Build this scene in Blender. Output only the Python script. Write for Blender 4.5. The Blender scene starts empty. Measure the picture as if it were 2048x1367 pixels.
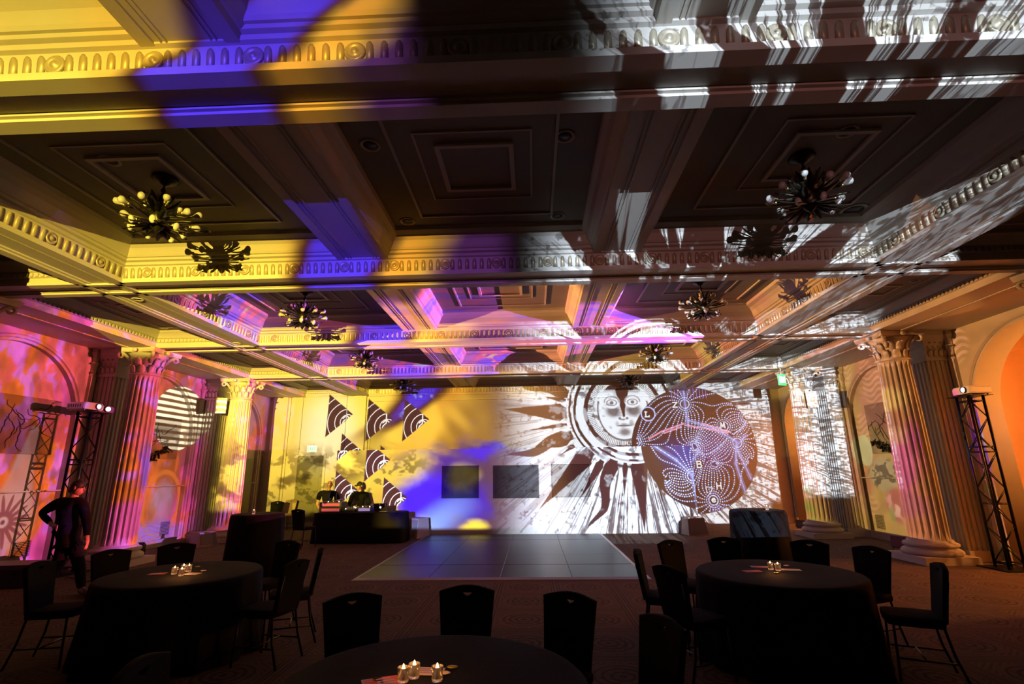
import bpy, math, random
import numpy as np
from mathutils import Vector, Matrix
random.seed(7)
R_ = math.radians
SC = bpy.context.scene
COL = SC.collection

# ------------------------------------------------------------------ camera
F_PX, YAW, PITCH, ROLL, CAMZ = 1006.43, R_(-2.1927), R_(14.4635), R_(-0.6952), 1.755
def cam_basis():
    cy, sy, cp, sp = math.cos(YAW), math.sin(YAW), math.cos(PITCH), math.sin(PITCH)
    fwd = Vector((sy * cp, cy * cp, sp)); right = Vector((cy, -sy, 0)); up = right.cross(fwd)
    cr, sr = math.cos(ROLL), math.sin(ROLL)
    return cr * right + sr * up, -sr * right + cr * up, fwd
CR, CU, CF = cam_basis()
CAM = Vector((0, 0, CAMZ))
cam = bpy.data.objects.new('camera', bpy.data.cameras.new('camera'))
COL.objects.link(cam)
cam.data.sensor_width = 36.0
cam.data.lens = 36.0 * F_PX / 2048.0
cam.data.clip_start = 0.05
cam.matrix_world = Matrix.Translation(CAM) @ Matrix((CR, CU, -CF)).transposed().to_4x4()
SC.camera = cam
def ray(x, y):
    return (x - 1024) / F_PX * CR + (683.5 - y) / F_PX * CU + CF
def onY(x, y, Y): d = ray(x, y); return CAM + d * (Y / d.y)
def onX(x, y, X): d = ray(x, y); return CAM + d * (X / d.x)
def onZ(x, y, Z): d = ray(x, y); return CAM + d * ((Z - CAMZ) / d.z)

# ------------------------------------------------------------------ world, exposure
SC.view_settings.view_transform = 'Standard'
SC.view_settings.look = 'None'
SC.view_settings.gamma = 1.0
SC.view_settings.use_curve_mapping = False
SC.view_settings.exposure = 0.0
W = bpy.data.worlds.new('room_dark'); SC.world = W; W.use_nodes = True
W.node_tree.nodes['Background'].inputs[0].default_value = (0.55, 0.32, 0.30, 1)
W.node_tree.nodes['Background'].inputs[1].default_value = 0.0

# ------------------------------------------------------------------ room dimensions (metres)
XL, XR, YB, YP = -9.7, 8.75, 18.14, 15.55      # side walls, back wall, front panel wall
YREAR = -9.5
SOF = 4.50                                     # beam soffits
CEIL = 5.12; ACEIL = 4.86                      # coffer ceilings (hall, aisles)
BY = [2.937 + 3.8 * i for i in range(-2, 5)]   # near faces of the cross beams
BW = 0.42
MX0, MX1 = -6.02, 4.87                         # inner faces of the main long beams
MBW = 0.62
AX0, AX1 = -8.35, 7.2                          # inner faces of the wall beams
IB = ((-2.75, -2.07), (0.95, 1.57)); IBZ = 4.77
PA, PB = Vector((-2.1, -6.0, 2.9)), Vector((1.5, -6.0, 2.9))       # rear projector lenses
PC, PD = Vector((7.98, 9.82, 3.22)), Vector((-8.62, 9.62, 3.2))    # side tower projector lenses

# ------------------------------------------------------------------ projector slides (drawn with numpy, sent through spot lamps)
def vnoise(gx, gy, seed):
    rng = np.random.RandomState(seed); t = rng.rand(64, 64).astype(np.float32)
    ix = np.floor(gx).astype(int); iy = np.floor(gy).astype(int)
    fx = gx - ix; fy = gy - iy; fx = fx * fx * (3 - 2 * fx); fy = fy * fy * (3 - 2 * fy)
    a = t[iy % 64, ix % 64]; b = t[iy % 64, (ix + 1) % 64]; c = t[(iy + 1) % 64, ix % 64]; d = t[(iy + 1) % 64, (ix + 1) % 64]
    return (a * (1 - fx) + b * fx) * (1 - fy) + (c * (1 - fx) + d * fx) * fy
def fbm(x, y, seed, oct=4, gain=0.5):
    s = 0; a = 1; n = 0
    for i in range(oct):
        s = s + a * vnoise(x * 2 ** i, y * 2 ** i, seed + i); n += a; a *= gain
    return s / n
def sst(a, b, x):
    t = np.clip((x - a) / (b - a), 0, 1); return t * t * (3 - 2 * t)
def mixc(base, col, m):
    return base * (1 - m[..., None]) + np.array(col, np.float32) * m[..., None]
class Slide:
    """pixel grid in slope space: u to the right, v up, as seen from the lens"""
    def __init__(s, u0, u1, v0, v1, n):
        s.b = (u0, u1, v0, v1); s.w = n; s.h = int(n * (v1 - v0) / (u1 - u0))
        s.U, s.V = np.meshgrid(np.linspace(u0, u1, s.w, dtype=np.float32), np.linspace(v0, v1, s.h, dtype=np.float32))
        s.C = np.zeros((s.h, s.w, 3), np.float32)
    def dots(s, pts, r, col):
        u0, u1, v0, v1 = s.b; k = s.w / (u1 - u0); col = np.array(col, np.float32)
        for (u, v) in pts:
            cx, cy = (u - u0) * k, (v - v0) * k; rr = r * k; q = int(rr + 2)
            x0, x1, y0, y1 = int(cx) - q, int(cx) + q + 1, int(cy) - q, int(cy) + q + 1
            if x0 < 0 or y0 < 0 or x1 >= s.w or y1 >= s.h: continue
            gx, gy = np.meshgrid(np.arange(x0, x1), np.arange(y0, y1))
            m = np.clip(rr + .5 - np.hypot(gx - cx, gy - cy), 0, 1)[..., None]
            s.C[y0:y1, x0:x1] = s.C[y0:y1, x0:x1] * (1 - m) + col * m
    def image(s, name):
        im = bpy.data.images.new(name, s.w, s.h, float_buffer=True)
        im.colorspace_settings.name = 'Non-Color'
        e = 2
        s.C[:e] = 0; s.C[-e:] = 0; s.C[:, :e] = 0; s.C[:, -e:] = 0
        buf = np.ones((s.h, s.w, 4), np.float32); buf[..., :3] = np.maximum(s.C, 0)
        im.pixels.foreach_set(buf.ravel()); im.update()
        return im
def seg(X, Y, a, b):
    ax, ay = a; bx, by = b; dx, dy = bx - ax, by - ay
    t = np.clip(((X - ax) * dx + (Y - ay) * dy) / (dx * dx + dy * dy + 1e-9), 0, 1)
    return np.hypot(X - ax - t * dx, Y - ay - t * dy), t
def polymask(X, Y, pts, soft):
    """soft inside test for a convex polygon given clockwise or anticlockwise"""
    area = sum(pts[i][0] * pts[(i + 1) % len(pts)][1] - pts[(i + 1) % len(pts)][0] * pts[i][1] for i in range(len(pts)))
    sg = 1 if area > 0 else -1; d = None
    for i in range(len(pts)):
        (ax, ay), (bx, by) = pts[i], pts[(i + 1) % len(pts)]
        L = math.hypot(bx - ax, by - ay)
        e = sg * ((bx - ax) * (Y - ay) - (by - ay) * (X - ax)) / L
        d = e if d is None else np.minimum(d, e)
    return sst(-soft, soft, d)
DB = YB - PA.y
def wl(px, py, P, panel=False):
    """photo pixel on the back wall (or front panel) -> slide point in wall metres"""
    p = onY(px, py, YP if panel else YB)
    k = DB / (p.y - P.y)
    return (P.x + (p.x - P.x) * k, P.z + (p.z - P.z) * k)

GLYPH = {'Z': [[(0, 1), (1, 1), (0, 0), (1, 0)]], 'L': [[(.2, 1), (.2, 0), (1, 0), (1, .2)], [(0, 1), (.45, 1)], [(0, 0), (.3, 0)]],
         'M': [[(0, 0), (.15, 1), (.5, .2), (.85, 1), (1, 0)]], 'B': [[(.1, 0), (.1, 1), (.7, 1), (.85, .8), (.7, .55), (.1, .55), (.8, .55), (.95, .28), (.75, 0), (.1, 0)]],
         'H': [[(.1, 0), (.1, 1)], [(.9, 0), (.9, 1)], [(.1, .5), (.9, .5)]], 'e': [[(0, .5), (1, .55), (.75, .95), (.3, .9), (0, .5), (.2, .1), (.6, 0), (1, .15)]]}

def slide_left():
    s = Slide(-0.42, 0.16, -0.15, 0.30, 1300)
    U, V = s.U, s.V; X = PA.x + U * DB; Z = PA.z + V * DB
    n1 = fbm(X * .35 + 3, Z * .35, 11); n2 = fbm(X * .9 + Z * .4, Z * 1.3, 21, 5, .6); n3 = fbm(X * 2.6, Z * 3.6, 31, 4, .6)
    s.C[:] = (1.0, .72, .085)
    # pale cloud over the pilaster, brighter drift to the left
    d = np.hypot((X + 7.4) / 1.6, (Z - 3.2) / 2.0); s.C = mixc(s.C, (1.0, .93, .62), .75 * sst(1, .2, d))
    s.C *= (.75 + .55 * n1)[..., None]
    # smoky dark wisps in the lower half
    low = sst(3.6, 1.6, Z)
    w = sst(.50, .66, n2) * low; s.C = mixc(s.C, (.09, .055, .005), .85 * w)
    w = sst(.56, .66, n3) * sst(3.0, 2.2, Z); s.C = mixc(s.C, (.06, .04, .01), .6 * w)
    s.C *= (1 - .45 * sst(1.9, .2, Z) * sst(-5.2, -7.0, X))[..., None]
    # bright amber flow to the right of the blue band
    fl = fbm(X * .5 + Z * .5, (X - Z) * .25, 51, 3)
    s.C = mixc(s.C, (1.0, .58, .05), sst(-.15, -.09, U) * .8)
    s.C = mixc(s.C, (.22, .085, .01), sst(.5, .75, fl) * sst(-5.2, -4.0, X) * .75)
    # the slanting blue band with burnt edges
    vv = [-.15, .01, .04, .059, .0875, .097, .112, .134, .16, .187, .218, .30]
    lb = [-.34, -.168, -.126, -.112, -.104, -.113, -.104, -.103, -.092, -.077, -.02, .12]
    rb = [-.26, -.134, -.085, -.059, -.030, -.031, -.020, -.005, .011, .032, .07, .21]
    L = np.interp(V, vv, lb) + .006 * (n2 - .5); Rr = np.interp(V, vv, rb) + .006 * (n2 - .5)
    fade = sst(-.02, .03, V)
    dk = sst(-.022, .004, U - L) * sst(.016, -.008, U - Rr) * fade
    s.C = mixc(s.C, (.07, .015, .012), dk)
    bl = sst(0, .016, U - L) * sst(-.002, -.02, U - Rr) * sst(.015, .06, V)
    s.C = mixc(s.C, (.07, .035, .95), bl * (.55 + .5 * n1))
    tw = bl * sst(.60, .72, n3) * sst(.09, .06, V); s.C = mixc(s.C, (.35, .45, 1.0), tw * .8)
    og = sst(.004, .016, U - Rr) * sst(.055, .02, U - Rr); s.C = mixc(s.C, (.95, .40, .035), og * .55 * sst(.03, .08, V))
    # fade to deep violet right of it
    rt = sst(.035, .085, U - Rr) * sst(.055, .10, V); s.C = mixc(s.C, (.045, .012, .085), rt)
    s.C = mixc(s.C, (.16, .075, .03), sst(-3.6, -.9, X) * sst(.09, .05, V) * .97)
    # lower right: violet-blue cloud, ridge of smoky yellow, pale shaft
    def blob(px, py, rx, rz, col, a, panel=True, k=.35):
        x, z = wl(px, py, PA, panel)
        d = np.hypot((X - x) / rx, (Z - z) / rz) + k * (n2 - .5) * 2
        s.C = mixc(s.C, col, a * sst(1.0, .35, d))
    blob(985, 905, 2.6, .8, (.10, .075, .03), .8); blob(900, 965, 3.2, 2.1, (.045, .012, .26), .97, k=.5)
    blob(930, 1030, 3.0, 1.1, (.07, .022, .26), .9, k=.5)
    blob(1010, 990, 1.8, 2.4, (.075, .035, .06), .95)
    blob(852, 1000, 1.3, 1.2, (.035, .006, .95), .95, k=.5); blob(960, 893, 1.0, .55, (.04, .01, .7), .85, k=.5); blob(935, 1000, 1.2, .8, (.035, .008, .6), .7, k=.5)
    blob(925, 955, .7, .7, (.45, .35, .03), .7)
    rg = np.abs(Z - (wl(700, 995, PA, True)[1] + (X - wl(700, 995, PA, True)[0]) * .46 + .5 * (n2 - .5)))
    s.C = mixc(s.C, (.75, .55, .05), sst(.75, .15, rg) * sst(-7.3, -6.3, X) * sst(-2.9, -3.9, X) * .85 * (.4 + 1.1 * n3))
    s.C = mixc(s.C, (.03, .02, .02), sst(.56, .68, n3) * sst(.9, .2, rg) * sst(-7.3, -6.3, X) * sst(-2.9, -3.9, X) * .7)
    a, b = wl(848, 1062, PA, True), wl(955, 985, PA, True)
    d, t = seg(X, Z, a, b); s.C = mixc(s.C, (.22, .40, 1.0), sst(.75, .05, d + .15 * (n2 - .5)) * (1 - t) ** .8)
    blob(945, 1060, .65, .4, (.95, .75, .06), .95)
    # seven dark wedges with white rings
    wedges = [((659.5, 788), (655, 874), 0), ((738, 797), (736, 883), 0), ((810, 798), (807.5, 883), 0), ((684, 866), (681, 952), 0),
              ((735, 880), (734, 963), 1), ((671, 940), (669, 1022), 1), ((768, 954), (766, 1040), 1)]
    for (t0, b0, pl) in wedges:
        tx, tz = wl(*t0, PA, bool(pl)); bx, bz = wl(*b0, PA, bool(pl)); Lw = tz - bz
        A = (X - tx) / Lw; B = (tz - Z) / Lw
        m = polymask(A, B, [(0, 0), (.60, .485), (-.03, 1.0)], .008)
        s.C = mixc(s.C, (.055, .018, .018), m)
        r = np.hypot(A - .47, (B - .66)); wob = .012 * (n3 - .5)
        ring = 0
        for q in (.64, .47, .30, .17):
            ring = np.maximum(ring, sst(.013, .006, np.abs(r + wob - q)))
        ring = ring * (1 - sst(.60, .64, B) * (A > .44)) * (A + .45 * B < .86)
        for a_, b_ in (((.44, .36), (.44, .58)), ((.44, .50), (.36, .57)), ((.44, .50), (.52, .57)), ((.44, .58), (.37, .64)), ((.37, .64), (.35, .71))):
            ring = np.maximum(ring, sst(.018, .009, seg(A, B, a_, b_)[0]))
        s.C = mixc(s.C, (.95, .97, 1.0), ring * m)
    s.C *= (sst(.16, .12, U) * (1 - sst(-.338, -.348, U) * sst(.10, .08, V)) * sst(-.130, -.124, V) * (1 - sst(-4.2, -4.8, X) * sst(-.096, -.108, V)))[..., None]
    s.C *= (1 / (1 + 1.15 * (np.maximum(0, V - .05) / .07) ** 2))[..., None]
    return s.image('slide_left')

def slide_sun():
    s = Slide(-0.16, 0.375, -0.150, 0.30, 1500)
    U, V = s.U, s.V; X = PB.x + U * DB; Z = PB.z + V * DB
    cx, cz = wl(1246, 819, PB); k = (wl(1346, 819, PB)[0] - cx) / 100.0 * .293     # metres per sketch unit
    A = (X - cx) / k; B = (cz - Z) / k; r = np.hypot(A, B); th = np.arctan2(B, A)
    n2 = fbm(X * 2.2, Z * 2.2, 12, 4, .6); n3 = fbm(X * 7, Z * 7, 61, 3, .6)
    DK = (.060, .020, .016)
    hs = vnoise(th * 62 + 200, r / 420.0, 3); hs2 = vnoise(th * 170 + 600, r / 130.0, 5)
    white = np.array((.93, .98, 1.0), np.float32)
    s.C[:] = white
    s.C = mixc(s.C, DK, sst(.50, .66, .5 * hs + .5 * hs2 + .22 * (n3 - .5)) * (.88 - .45 * sst(-280, -480, A)) * sst(380, 480, r))
    s.C = mixc(s.C, DK, sst(.62, .74, n3) * .55)
    # woven grain far to the right
    grain = vnoise(X * 9, Z * 26, 8) * .6 + vnoise(X * 26, Z * 6, 9) * .4
    s.C = mixc(s.C, (.20, .15, .11), sst(560, 760, A) * sst(.42, .68, grain) * .9)
    def P(x, y): p = wl(1000 + x * .293, 740 + y * .293, PB, y > 530); return ((p[0] - cx) / k, (cz - p[1]) / k)
    rays = []
    for (bx, by, tx, ty, hw, wav) in ((440, 290, 20, 265, 68, 0), (440, 205, 290, 180, 20, 0), (440, 372, 160, 415, 16, 0), (470, 450, 50, 610, 58, 26),
                                      (500, 520, 410, 580, 24, 0), (600, 570, 265, 950, 66, 0), (690, 630, 545, 880, 32, 0), (775, 620, 625, 1110, 50, 34),
                                      (855, 640, 848, 870, 22, 0), (945, 620, 990, 1110, 62, 0), (1060, 640, 1115, 930, 26, 0), (1150, 640, 1350, 1040, 46, 26),
                                      (1240, 250, 1720, 225, 50, 0), (1200, 480, 1600, 800, 58, 0)):
        rays.append((P(bx, by), P(tx, ty), hw, wav))
    for (ang, L, hw, wav) in ((-20, 800, 46, 26), (-38, 1350, 125, 0), (-58, 1250, 100, 34), (-72, 900, 40, 0), (-88, 1400, 130, 0), (-104, 900, 40, 0),
                              (-117, 1250, 100, 34), (-137, 1350, 125, 0), (-153, 700, 30, 0), (-163, 840, 52, 28), (-47, 760, 32, 0), (-128, 760, 32, 0)):
        c_, s_ = math.cos(R_(ang)), math.sin(R_(ang)); rays.append(((400 * c_, 400 * s_), (L * c_, L * s_), hw, wav))
    m = 0
    for (a, b, hw, wav) in rays:
        dx, dy = b[0] - a[0], b[1] - a[1]; L = math.hypot(dx, dy); ux, uy = dx / L, dy / L
        t = ((A - a[0]) * ux + (B - a[1]) * uy) / L; q = (A - a[0]) * -uy + (B - a[1]) * ux
        q = q - wav * np.sin(t * 2 * math.pi * 1.25) * np.clip(t * 1.5, 0, 1)
        w = hw * np.clip(1 - t, 0, 1) ** (1.0 if not wav else .75) * np.where(t < .08, .55 + 5.6 * np.clip(t, 0, .08), 1.0)
        m = np.maximum(m, sst(-4, 4, w - np.abs(q) + 5 * (n3 - .5)) * (t > -.06) * (t < 1))
    m = np.maximum(m, sst(24, 0, np.abs(r - 408 + 40 * (n2 - .5))) * sst(.40, .62, fbm(th * 6 + 40, r / 200, 77, 2)))
    s.C = mixc(s.C, DK, m * (1 - .35 * sst(.62, .74, n2)))
    # halo rings
    h1 = r < 392; base = np.where(h1, 1.0, 0.0).astype(np.float32) * sst(396, 386, r)
    s.C = mixc(s.C, white, base)
    mott = sst(.58, .68, n2) * sst(.5, .7, n3 + .15); s.C = mixc(s.C, DK, mott * .8 * base)
    for q, w in ((335, 9), (258, 13), (372, 6)):
        s.C = mixc(s.C, DK, sst(w + 4, w - 2, np.abs(r - q + 16 * (n2 - .5))) * (.55 + .45 * sst(.35, .5, n2)))
    hat = sst(.1, .6, np.sin(th * 120)) * sst(196, 206, r) * sst(250, 240, r); s.C = mixc(s.C, DK, hat * .75)
    # the face
    fr = np.hypot(A / 168, B / 200); face = sst(1.03, .98, fr); s.C = mixc(s.C, white, face)
    s.C = mixc(s.C, DK, sst(.05, .015, np.abs(fr - 1.03)) * .8 * (B > -60))
    sh = fbm(A * .022 + 9, B * .05, 91, 3, .6)
    def ell(x, y, ax, by, a, soft=.35, col=DK):
        d = np.hypot((A - x) / ax, (B - y) / by); s.C = mixc(s.C, col, a * face * sst(1 + soft, 1 - soft, d))
    s.C = mixc(s.C, DK, face * sst(0, 8, 50 * np.clip((60 - B) / 200, 0, 1.6) - np.abs(A) + 2))           # furrowed brow wedge
    s.C = mixc(s.C, DK, face * sst(-118, -150, B))
    ell(-68, 8, 48, 40, .85, .5); ell(72, 4, 48, 40, .85, .5)                    # hollows below the eyes
    ell(-75, -55, 56, 46, 1, .12, white); ell(68, -58, 54, 44, 1, .12, white)
    for ex, ey in ((-75, -50), (68, -53)):
        d = np.hypot((A - ex) / 34, (B - ey) / 20); s.C = mixc(s.C, (.25, .2, .2), face * sst(.22, .08, np.abs(d - 1)) * .8); ell(ex, ey, 13, 12, .85)
        s.C = mixc(s.C, (.2, .16, .16), face * sst(6, 2, np.abs(np.hypot((A - ex) / 1.25, B - ey + 4) - 40)) * (B < ey) * .7)
    d, t = seg(A, B, (2, -20), (4, 40)); s.C = mixc(s.C, DK, face * sst(13, 4, d))
    ell(-26, 58, 10, 9, .8); ell(24, 58, 10, 9, .8); ell(-6, 66, 20, 6, .7); ell(0, 108, 46, 7, .85); ell(0, 96, 22, 5, .5); ell(4, 152, 36, 24, .8, .6); ell(-46, 96, 12, 16, .4, .6); ell(52, 90, 14, 20, .5, .6)
    s.C = mixc(s.C, DK, face * sst(.60, .74, sh) * .35)
    # fade at the left, blend into the neighbour picture
    s.C *= (sst(-.142, -.045, U) ** 1.6)[..., None]
    s.C = np.maximum(s.C, 0)
    # the round dotted chart
    ox, oz = wl(1388, 897, PB); rc = wl(1514, 897, PB)[0] - ox
    q = rc / 126.0 * .293
    GA = (X - ox) / q; GB = (oz - Z) / q
    rr = np.hypot(GA, GB); disc = sst(434, 427, rr)
    s.C = mixc(s.C, (.058, .019, .014), disc)
    def G(x, y): return (x - 1325, y - 536)
    ga = fbm(GA * .012 + 5, GB * .012, 33, 3)
    s.C = mixc(s.C, (.055, .06, .42), disc * .55 * sst(1, .1, np.hypot((GA + 130) / 250, (GB - 60) / 170)))
    s.C = mixc(s.C, (.12, .035, .16), disc * .8 * sst(1, .1, np.hypot((GA - 130) / 240, (GB - 10) / 190)))
    def lin(a, b, w, col, al=1.0):
        d, _ = seg(GA, GB, G(*a), G(*b)); s.C = mixc(s.C, col, disc * al * sst(w + 1.5, w - 1.5, d))
    LB = (.42, .47, .98)
    for a, b in (((1290, 130), (1300, 380)), ((970, 540), (1120, 640)), ((1120, 640), (1215, 740)), ((1215, 740), (1350, 560)), ((1215, 740), (1235, 930)),
                 ((1310, 340), (1480, 400)), ((1480, 400), (1620, 490)), ((1620, 490), (1600, 640)), ((1600, 640), (1640, 830)), ((1620, 540), (1690, 740)), ((1690, 450), (1620, 520))):
        lin(a, b, 4, LB, .8); lin(a, b, 16, LB, .22)
    for i in range(12):
        x = 1205 + i * 22; lin((x, 90 + abs(6 - i) * 4), (x, 185), 2.5, (.28, .22, .75), .85)
    for i in range(9):
        x = 1395 + i * 15; lin((x, 905 + 12 * (i % 3)), (x, 985), 2.5, (.36, .34, .80), .85)
    for (a, b) in (((1020, 465), (1110, 415)), ((1110, 415), (1270, 362)), ((1130, 425), (1250, 385)), ((1290, 372), (1370, 392)), ((1370, 385), (1570, 428)), ((1400, 362), (1590, 425)), ((1430, 400), (1560, 432))):
        lin(a, b, 6, (.95, .35, .50), .85)
    lin((1380, 790), (1425, 800), 3, (.8, .8, .85)); lin((1425, 800), (1390, 850), 3, (.8, .8, .85)); lin((1380, 790), (1382, 830), 3, (.8, .8, .85))
    # dotted field lines traced between poles
    poles = [(G(1290, 225), 1.0), (G(1545, 385), .8), (G(1215, 745), 1.0), (G(1625, 500), .7), (G(1420, 880), .8), (G(1700, 620), -.6), (G(930, 480), -1.2), (G(1330, 520), -1.3), (G(1450, 640), -.6), (G(1700, 330), -.8), (G(1050, 760), -.6)]
    pts = []
    for (p, ch) in poles:
        if ch < 0: continue
        for i in range(22):
            a = 2 * math.pi * i / 22; x, y = p[0] + 16 * math.cos(a), p[1] + 16 * math.sin(a); step = 0
            for it in range(75):
                ex = ey = 0.0
                for (pp, c2) in poles:
                    dx, dy = x - pp[0], y - pp[1]; d2 = dx * dx + dy * dy + 60; ex += c2 * dx / d2; ey += c2 * dy / d2
                n = math.hypot(ex, ey) + 1e-9; x += ex / n * 15; y += ey / n * 15
                if x * x + y * y > 425 ** 2 or any(c2 < 0 and math.hypot(x - pp[0], y - pp[1]) < 14 for pp, c2 in poles): break
                pts.append((x, y))
    for i, col in enumerate(((.78, .82, 1.0), (.45, .50, 1.0))):
        s.dots([((ox + x * q - PB.x) / DB, (oz - y * q - PB.z) / DB) for (x, y) in pts[i::2]], 4.6 * q / DB, col)
    d = np.hypot(GA - G(1028, 290)[0], GB - G(1028, 290)[1]); s.C = mixc(s.C, (.058, .019, .014), sst(50, 44, d) * disc); s.C = mixc(s.C, (.55, .6, 1.0), sst(6, 3, np.abs(d - 48)) * disc)
    for x, y, h in ((1222, 228, 26), (1540, 378, 26), (1350, 642, 30), (1468, 785, 30), (1422, 878, 22)):
        s.C = mixc(s.C, (.058, .019, .014), disc * sst(h + 4, h - 4, np.hypot(GA - G(x, y)[0], GB - G(x, y)[1])))
    for ch, x, y, h in (('Z', 1222, 228, 34), ('L', 1020, 292, 34), ('M', 1540, 378, 34), ('B', 1350, 642, 42), ('H', 1468, 785, 40), ('e', 1422, 878, 26)):
        for st in GLYPH[ch]:
            for a, b in zip(st[:-1], st[1:]):
                f = lambda t: (x + (t[0] - .5) * h * .85, y + (.5 - t[1]) * h)
                lin(f(a), f(b), 4.2, (.92, .93, .95))
    # masked along the foot of the right side wall
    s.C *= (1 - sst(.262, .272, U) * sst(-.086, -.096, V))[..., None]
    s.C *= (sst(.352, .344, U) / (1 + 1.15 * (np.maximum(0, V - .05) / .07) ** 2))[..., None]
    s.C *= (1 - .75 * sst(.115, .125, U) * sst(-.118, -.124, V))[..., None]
    s.C *= np.array((.84, .96, 1.20), np.float32)
    return s.image('slide_sun')

def slide_paint():                               # right tower -> left wall
    D = PC.x - XL
    s = Slide(-0.32, 0.50, -0.178, 0.30, 1300)
    U, V = s.U, s.V; Y = PC.y + U * D; Z = PC.z + V * D
    wx = fbm(Y * .55, Z * .35, 41, 3); wy = fbm(Y * .5 + 9, Z * .5, 45, 3)
    n1 = fbm(Y * .8 + 2.6 * wx, Z * .42 + 1.8 * wy, 42, 4, .55); n2 = fbm(Y * 1.4 + 3 * wy, Z * .7 + 2 * wx, 47, 4, .6); n3 = fbm(Y * 3.2, Z * 2.4, 49, 4, .6)
    s.C[:] = (.78, .17, .21)
    s.C = mixc(s.C, (.80, .24, .055), sst(.46, .60, n1))
    s.C = mixc(s.C, (.80, .15, .58), sst(.50, .64, n2) * .9)
    s.C = mixc(s.C, (.36, .16, .85), sst(.60, .72, fbm(Y * .9 + 4 * wx, Z * .6 + 7, 53, 4)) * .9)
    s.C = mixc(s.C, (.62, .22, .80), sst(.56, .68, n3) * .75)
    fs = fbm(Y * 5 + 2 * n1, Z * 2.2 + 3 * n2, 97, 4, .65); s.C *= (.55 + .95 * fs)[..., None]
    s.C = mixc(s.C, (.25, .08, .05), sst(.60, .70, fbm(Y * 1.7 + 20, Z * 1.1 + wx * 3, 57, 4)) * .55)
    s.C *= (.65 + .6 * n3)[..., None]
    # farther bay: grey-lilac over orange, masked below
    far = sst(15.3, 15.9, Y); s.C = mixc(s.C, (.40, .27, .42), far * .65 * sst(.35, .6, n2))
    s.C *= (1 - sst(15.2, 15.25, Y) * sst(2.62, 2.58, Z))[..., None]
    # lower left: pale shaft and small sunburst
    def wp(px, py): p = onX(px, py, XL); return p.y, p.z
    a, b = wp(75, 860), wp(40, 1010); d, t = seg(Y, Z, a, b); s.C = mixc(s.C, (.62, .42, .48), sst(.12 + .32 * t, .05 + .2 * t, d) * .75 * (.5 + .8 * n3))
    cy_, cz_ = wp(17, 1043); rr = np.hypot(Y - cy_, Z - cz_); th = np.arctan2(Z - cz_, Y - cy_)
    s.C = mixc(s.C, (.70, .45, .48), sst(.75, .45, rr) * .7)
    star = sst(.0, .05, .22 + .30 * np.abs(np.sin(th * 8)) ** 2.2 - rr); s.C = mixc(s.C, (.36, .10, .16), star * .85)
    s.C = mixc(s.C, (.72, .48, .50), sst(.12, .08, rr)); s.C = mixc(s.C, (.3, .1, .2), sst(.05, .03, rr))
    # blue ring on the column foot, lilac eye shape near the vent
    cy_, cz_ = wp(225, 1080); rr = np.hypot((Y - cy_), (Z - cz_) * 1.3); s.C = mixc(s.C, (.70, .66, .70), sst(.12, .05, np.abs(rr - .62)) * .8); s.C = mixc(s.C, (.30, .16, .75), sst(.55, .3, rr) * .7)
    cy_, cz_ = wp(330, 1005); d = np.hypot((Y - cy_) / .62, (Z - cz_) / .75); s.C = mixc(s.C, (.52, .36, .52), sst(1, .5, d) * .7 * (.3 + 1.1 * n3)); s.C = mixc(s.C, (.80, .30, .06), sst(.12, .04, np.abs(d - 1.05)) * .8)
    cy_, cz_ = wp(320, 1068); d = np.hypot((Y - cy_) / .9, (Z - cz_) / .4); s.C = mixc(s.C, (.42, .30, .95), sst(1.1, .6, d) * (.35 + .6 * (np.sin(Z * 60 + 3 * np.sin(Y * 8)) > 0)))
    # disc of horizontal bars
    cy_, cz_ = wp(358, 836); py0, py1 = wp(311, 836)[0], wp(407, 836)[0]; ry = (py1 - py0) / 2; rz = (wp(358, 773)[1] - wp(358, 903)[1]) / 2; cy_ = (py0 + py1) / 2
    d = np.hypot((Y - cy_) / ry, (Z - cz_) / rz); disc = sst(1.012, .985, d)
    bar = .5 + .5 * np.sin((Z - cz_) / rz * 2 * math.pi * 5.2 + .5 * n3)
    s.C = mixc(s.C, (.10, .055, .035), disc); s.C = mixc(s.C, (1.7, 1.55, 1.15), disc * sst(.30, .72, bar + .25 * (n3 - .5)))
    s.C = mixc(s.C, (.16, .10, .07), disc * sst(.3, .6, (cz_ - Z) / rz + .2) * sst(.45, .62, n3) * .8)
    # what spills onto the ceiling is torn into patches
    hi = sst(.082, .095, V); k1 = fbm(Y * 2.2 + 31, Z * 1.2, 83, 4, .6); k2 = fbm(Y * 3.1 + 7, Z * 2.1 + 40, 87, 4, .6)
    s.C = mixc(s.C, (.50, .22, .80), hi * .85); s.C = mixc(s.C, (.30, .16, .95), hi * sst(.5, .62, k1)); s.C = mixc(s.C, (.85, .22, .45), hi * sst(.52, .64, k2) * .9); s.C = mixc(s.C, (.55, .70, .68), hi * sst(.62, .72, k1 * .5 + k2 * .5) * .8)
    s.C *= (1 - .9 * sst(-.10, -.16, U))[..., None]
    s.C = np.where(disc[..., None] > .5, s.C, np.maximum(s.C, 0) ** 1.55)
    return s.image('slide_paint')

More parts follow.
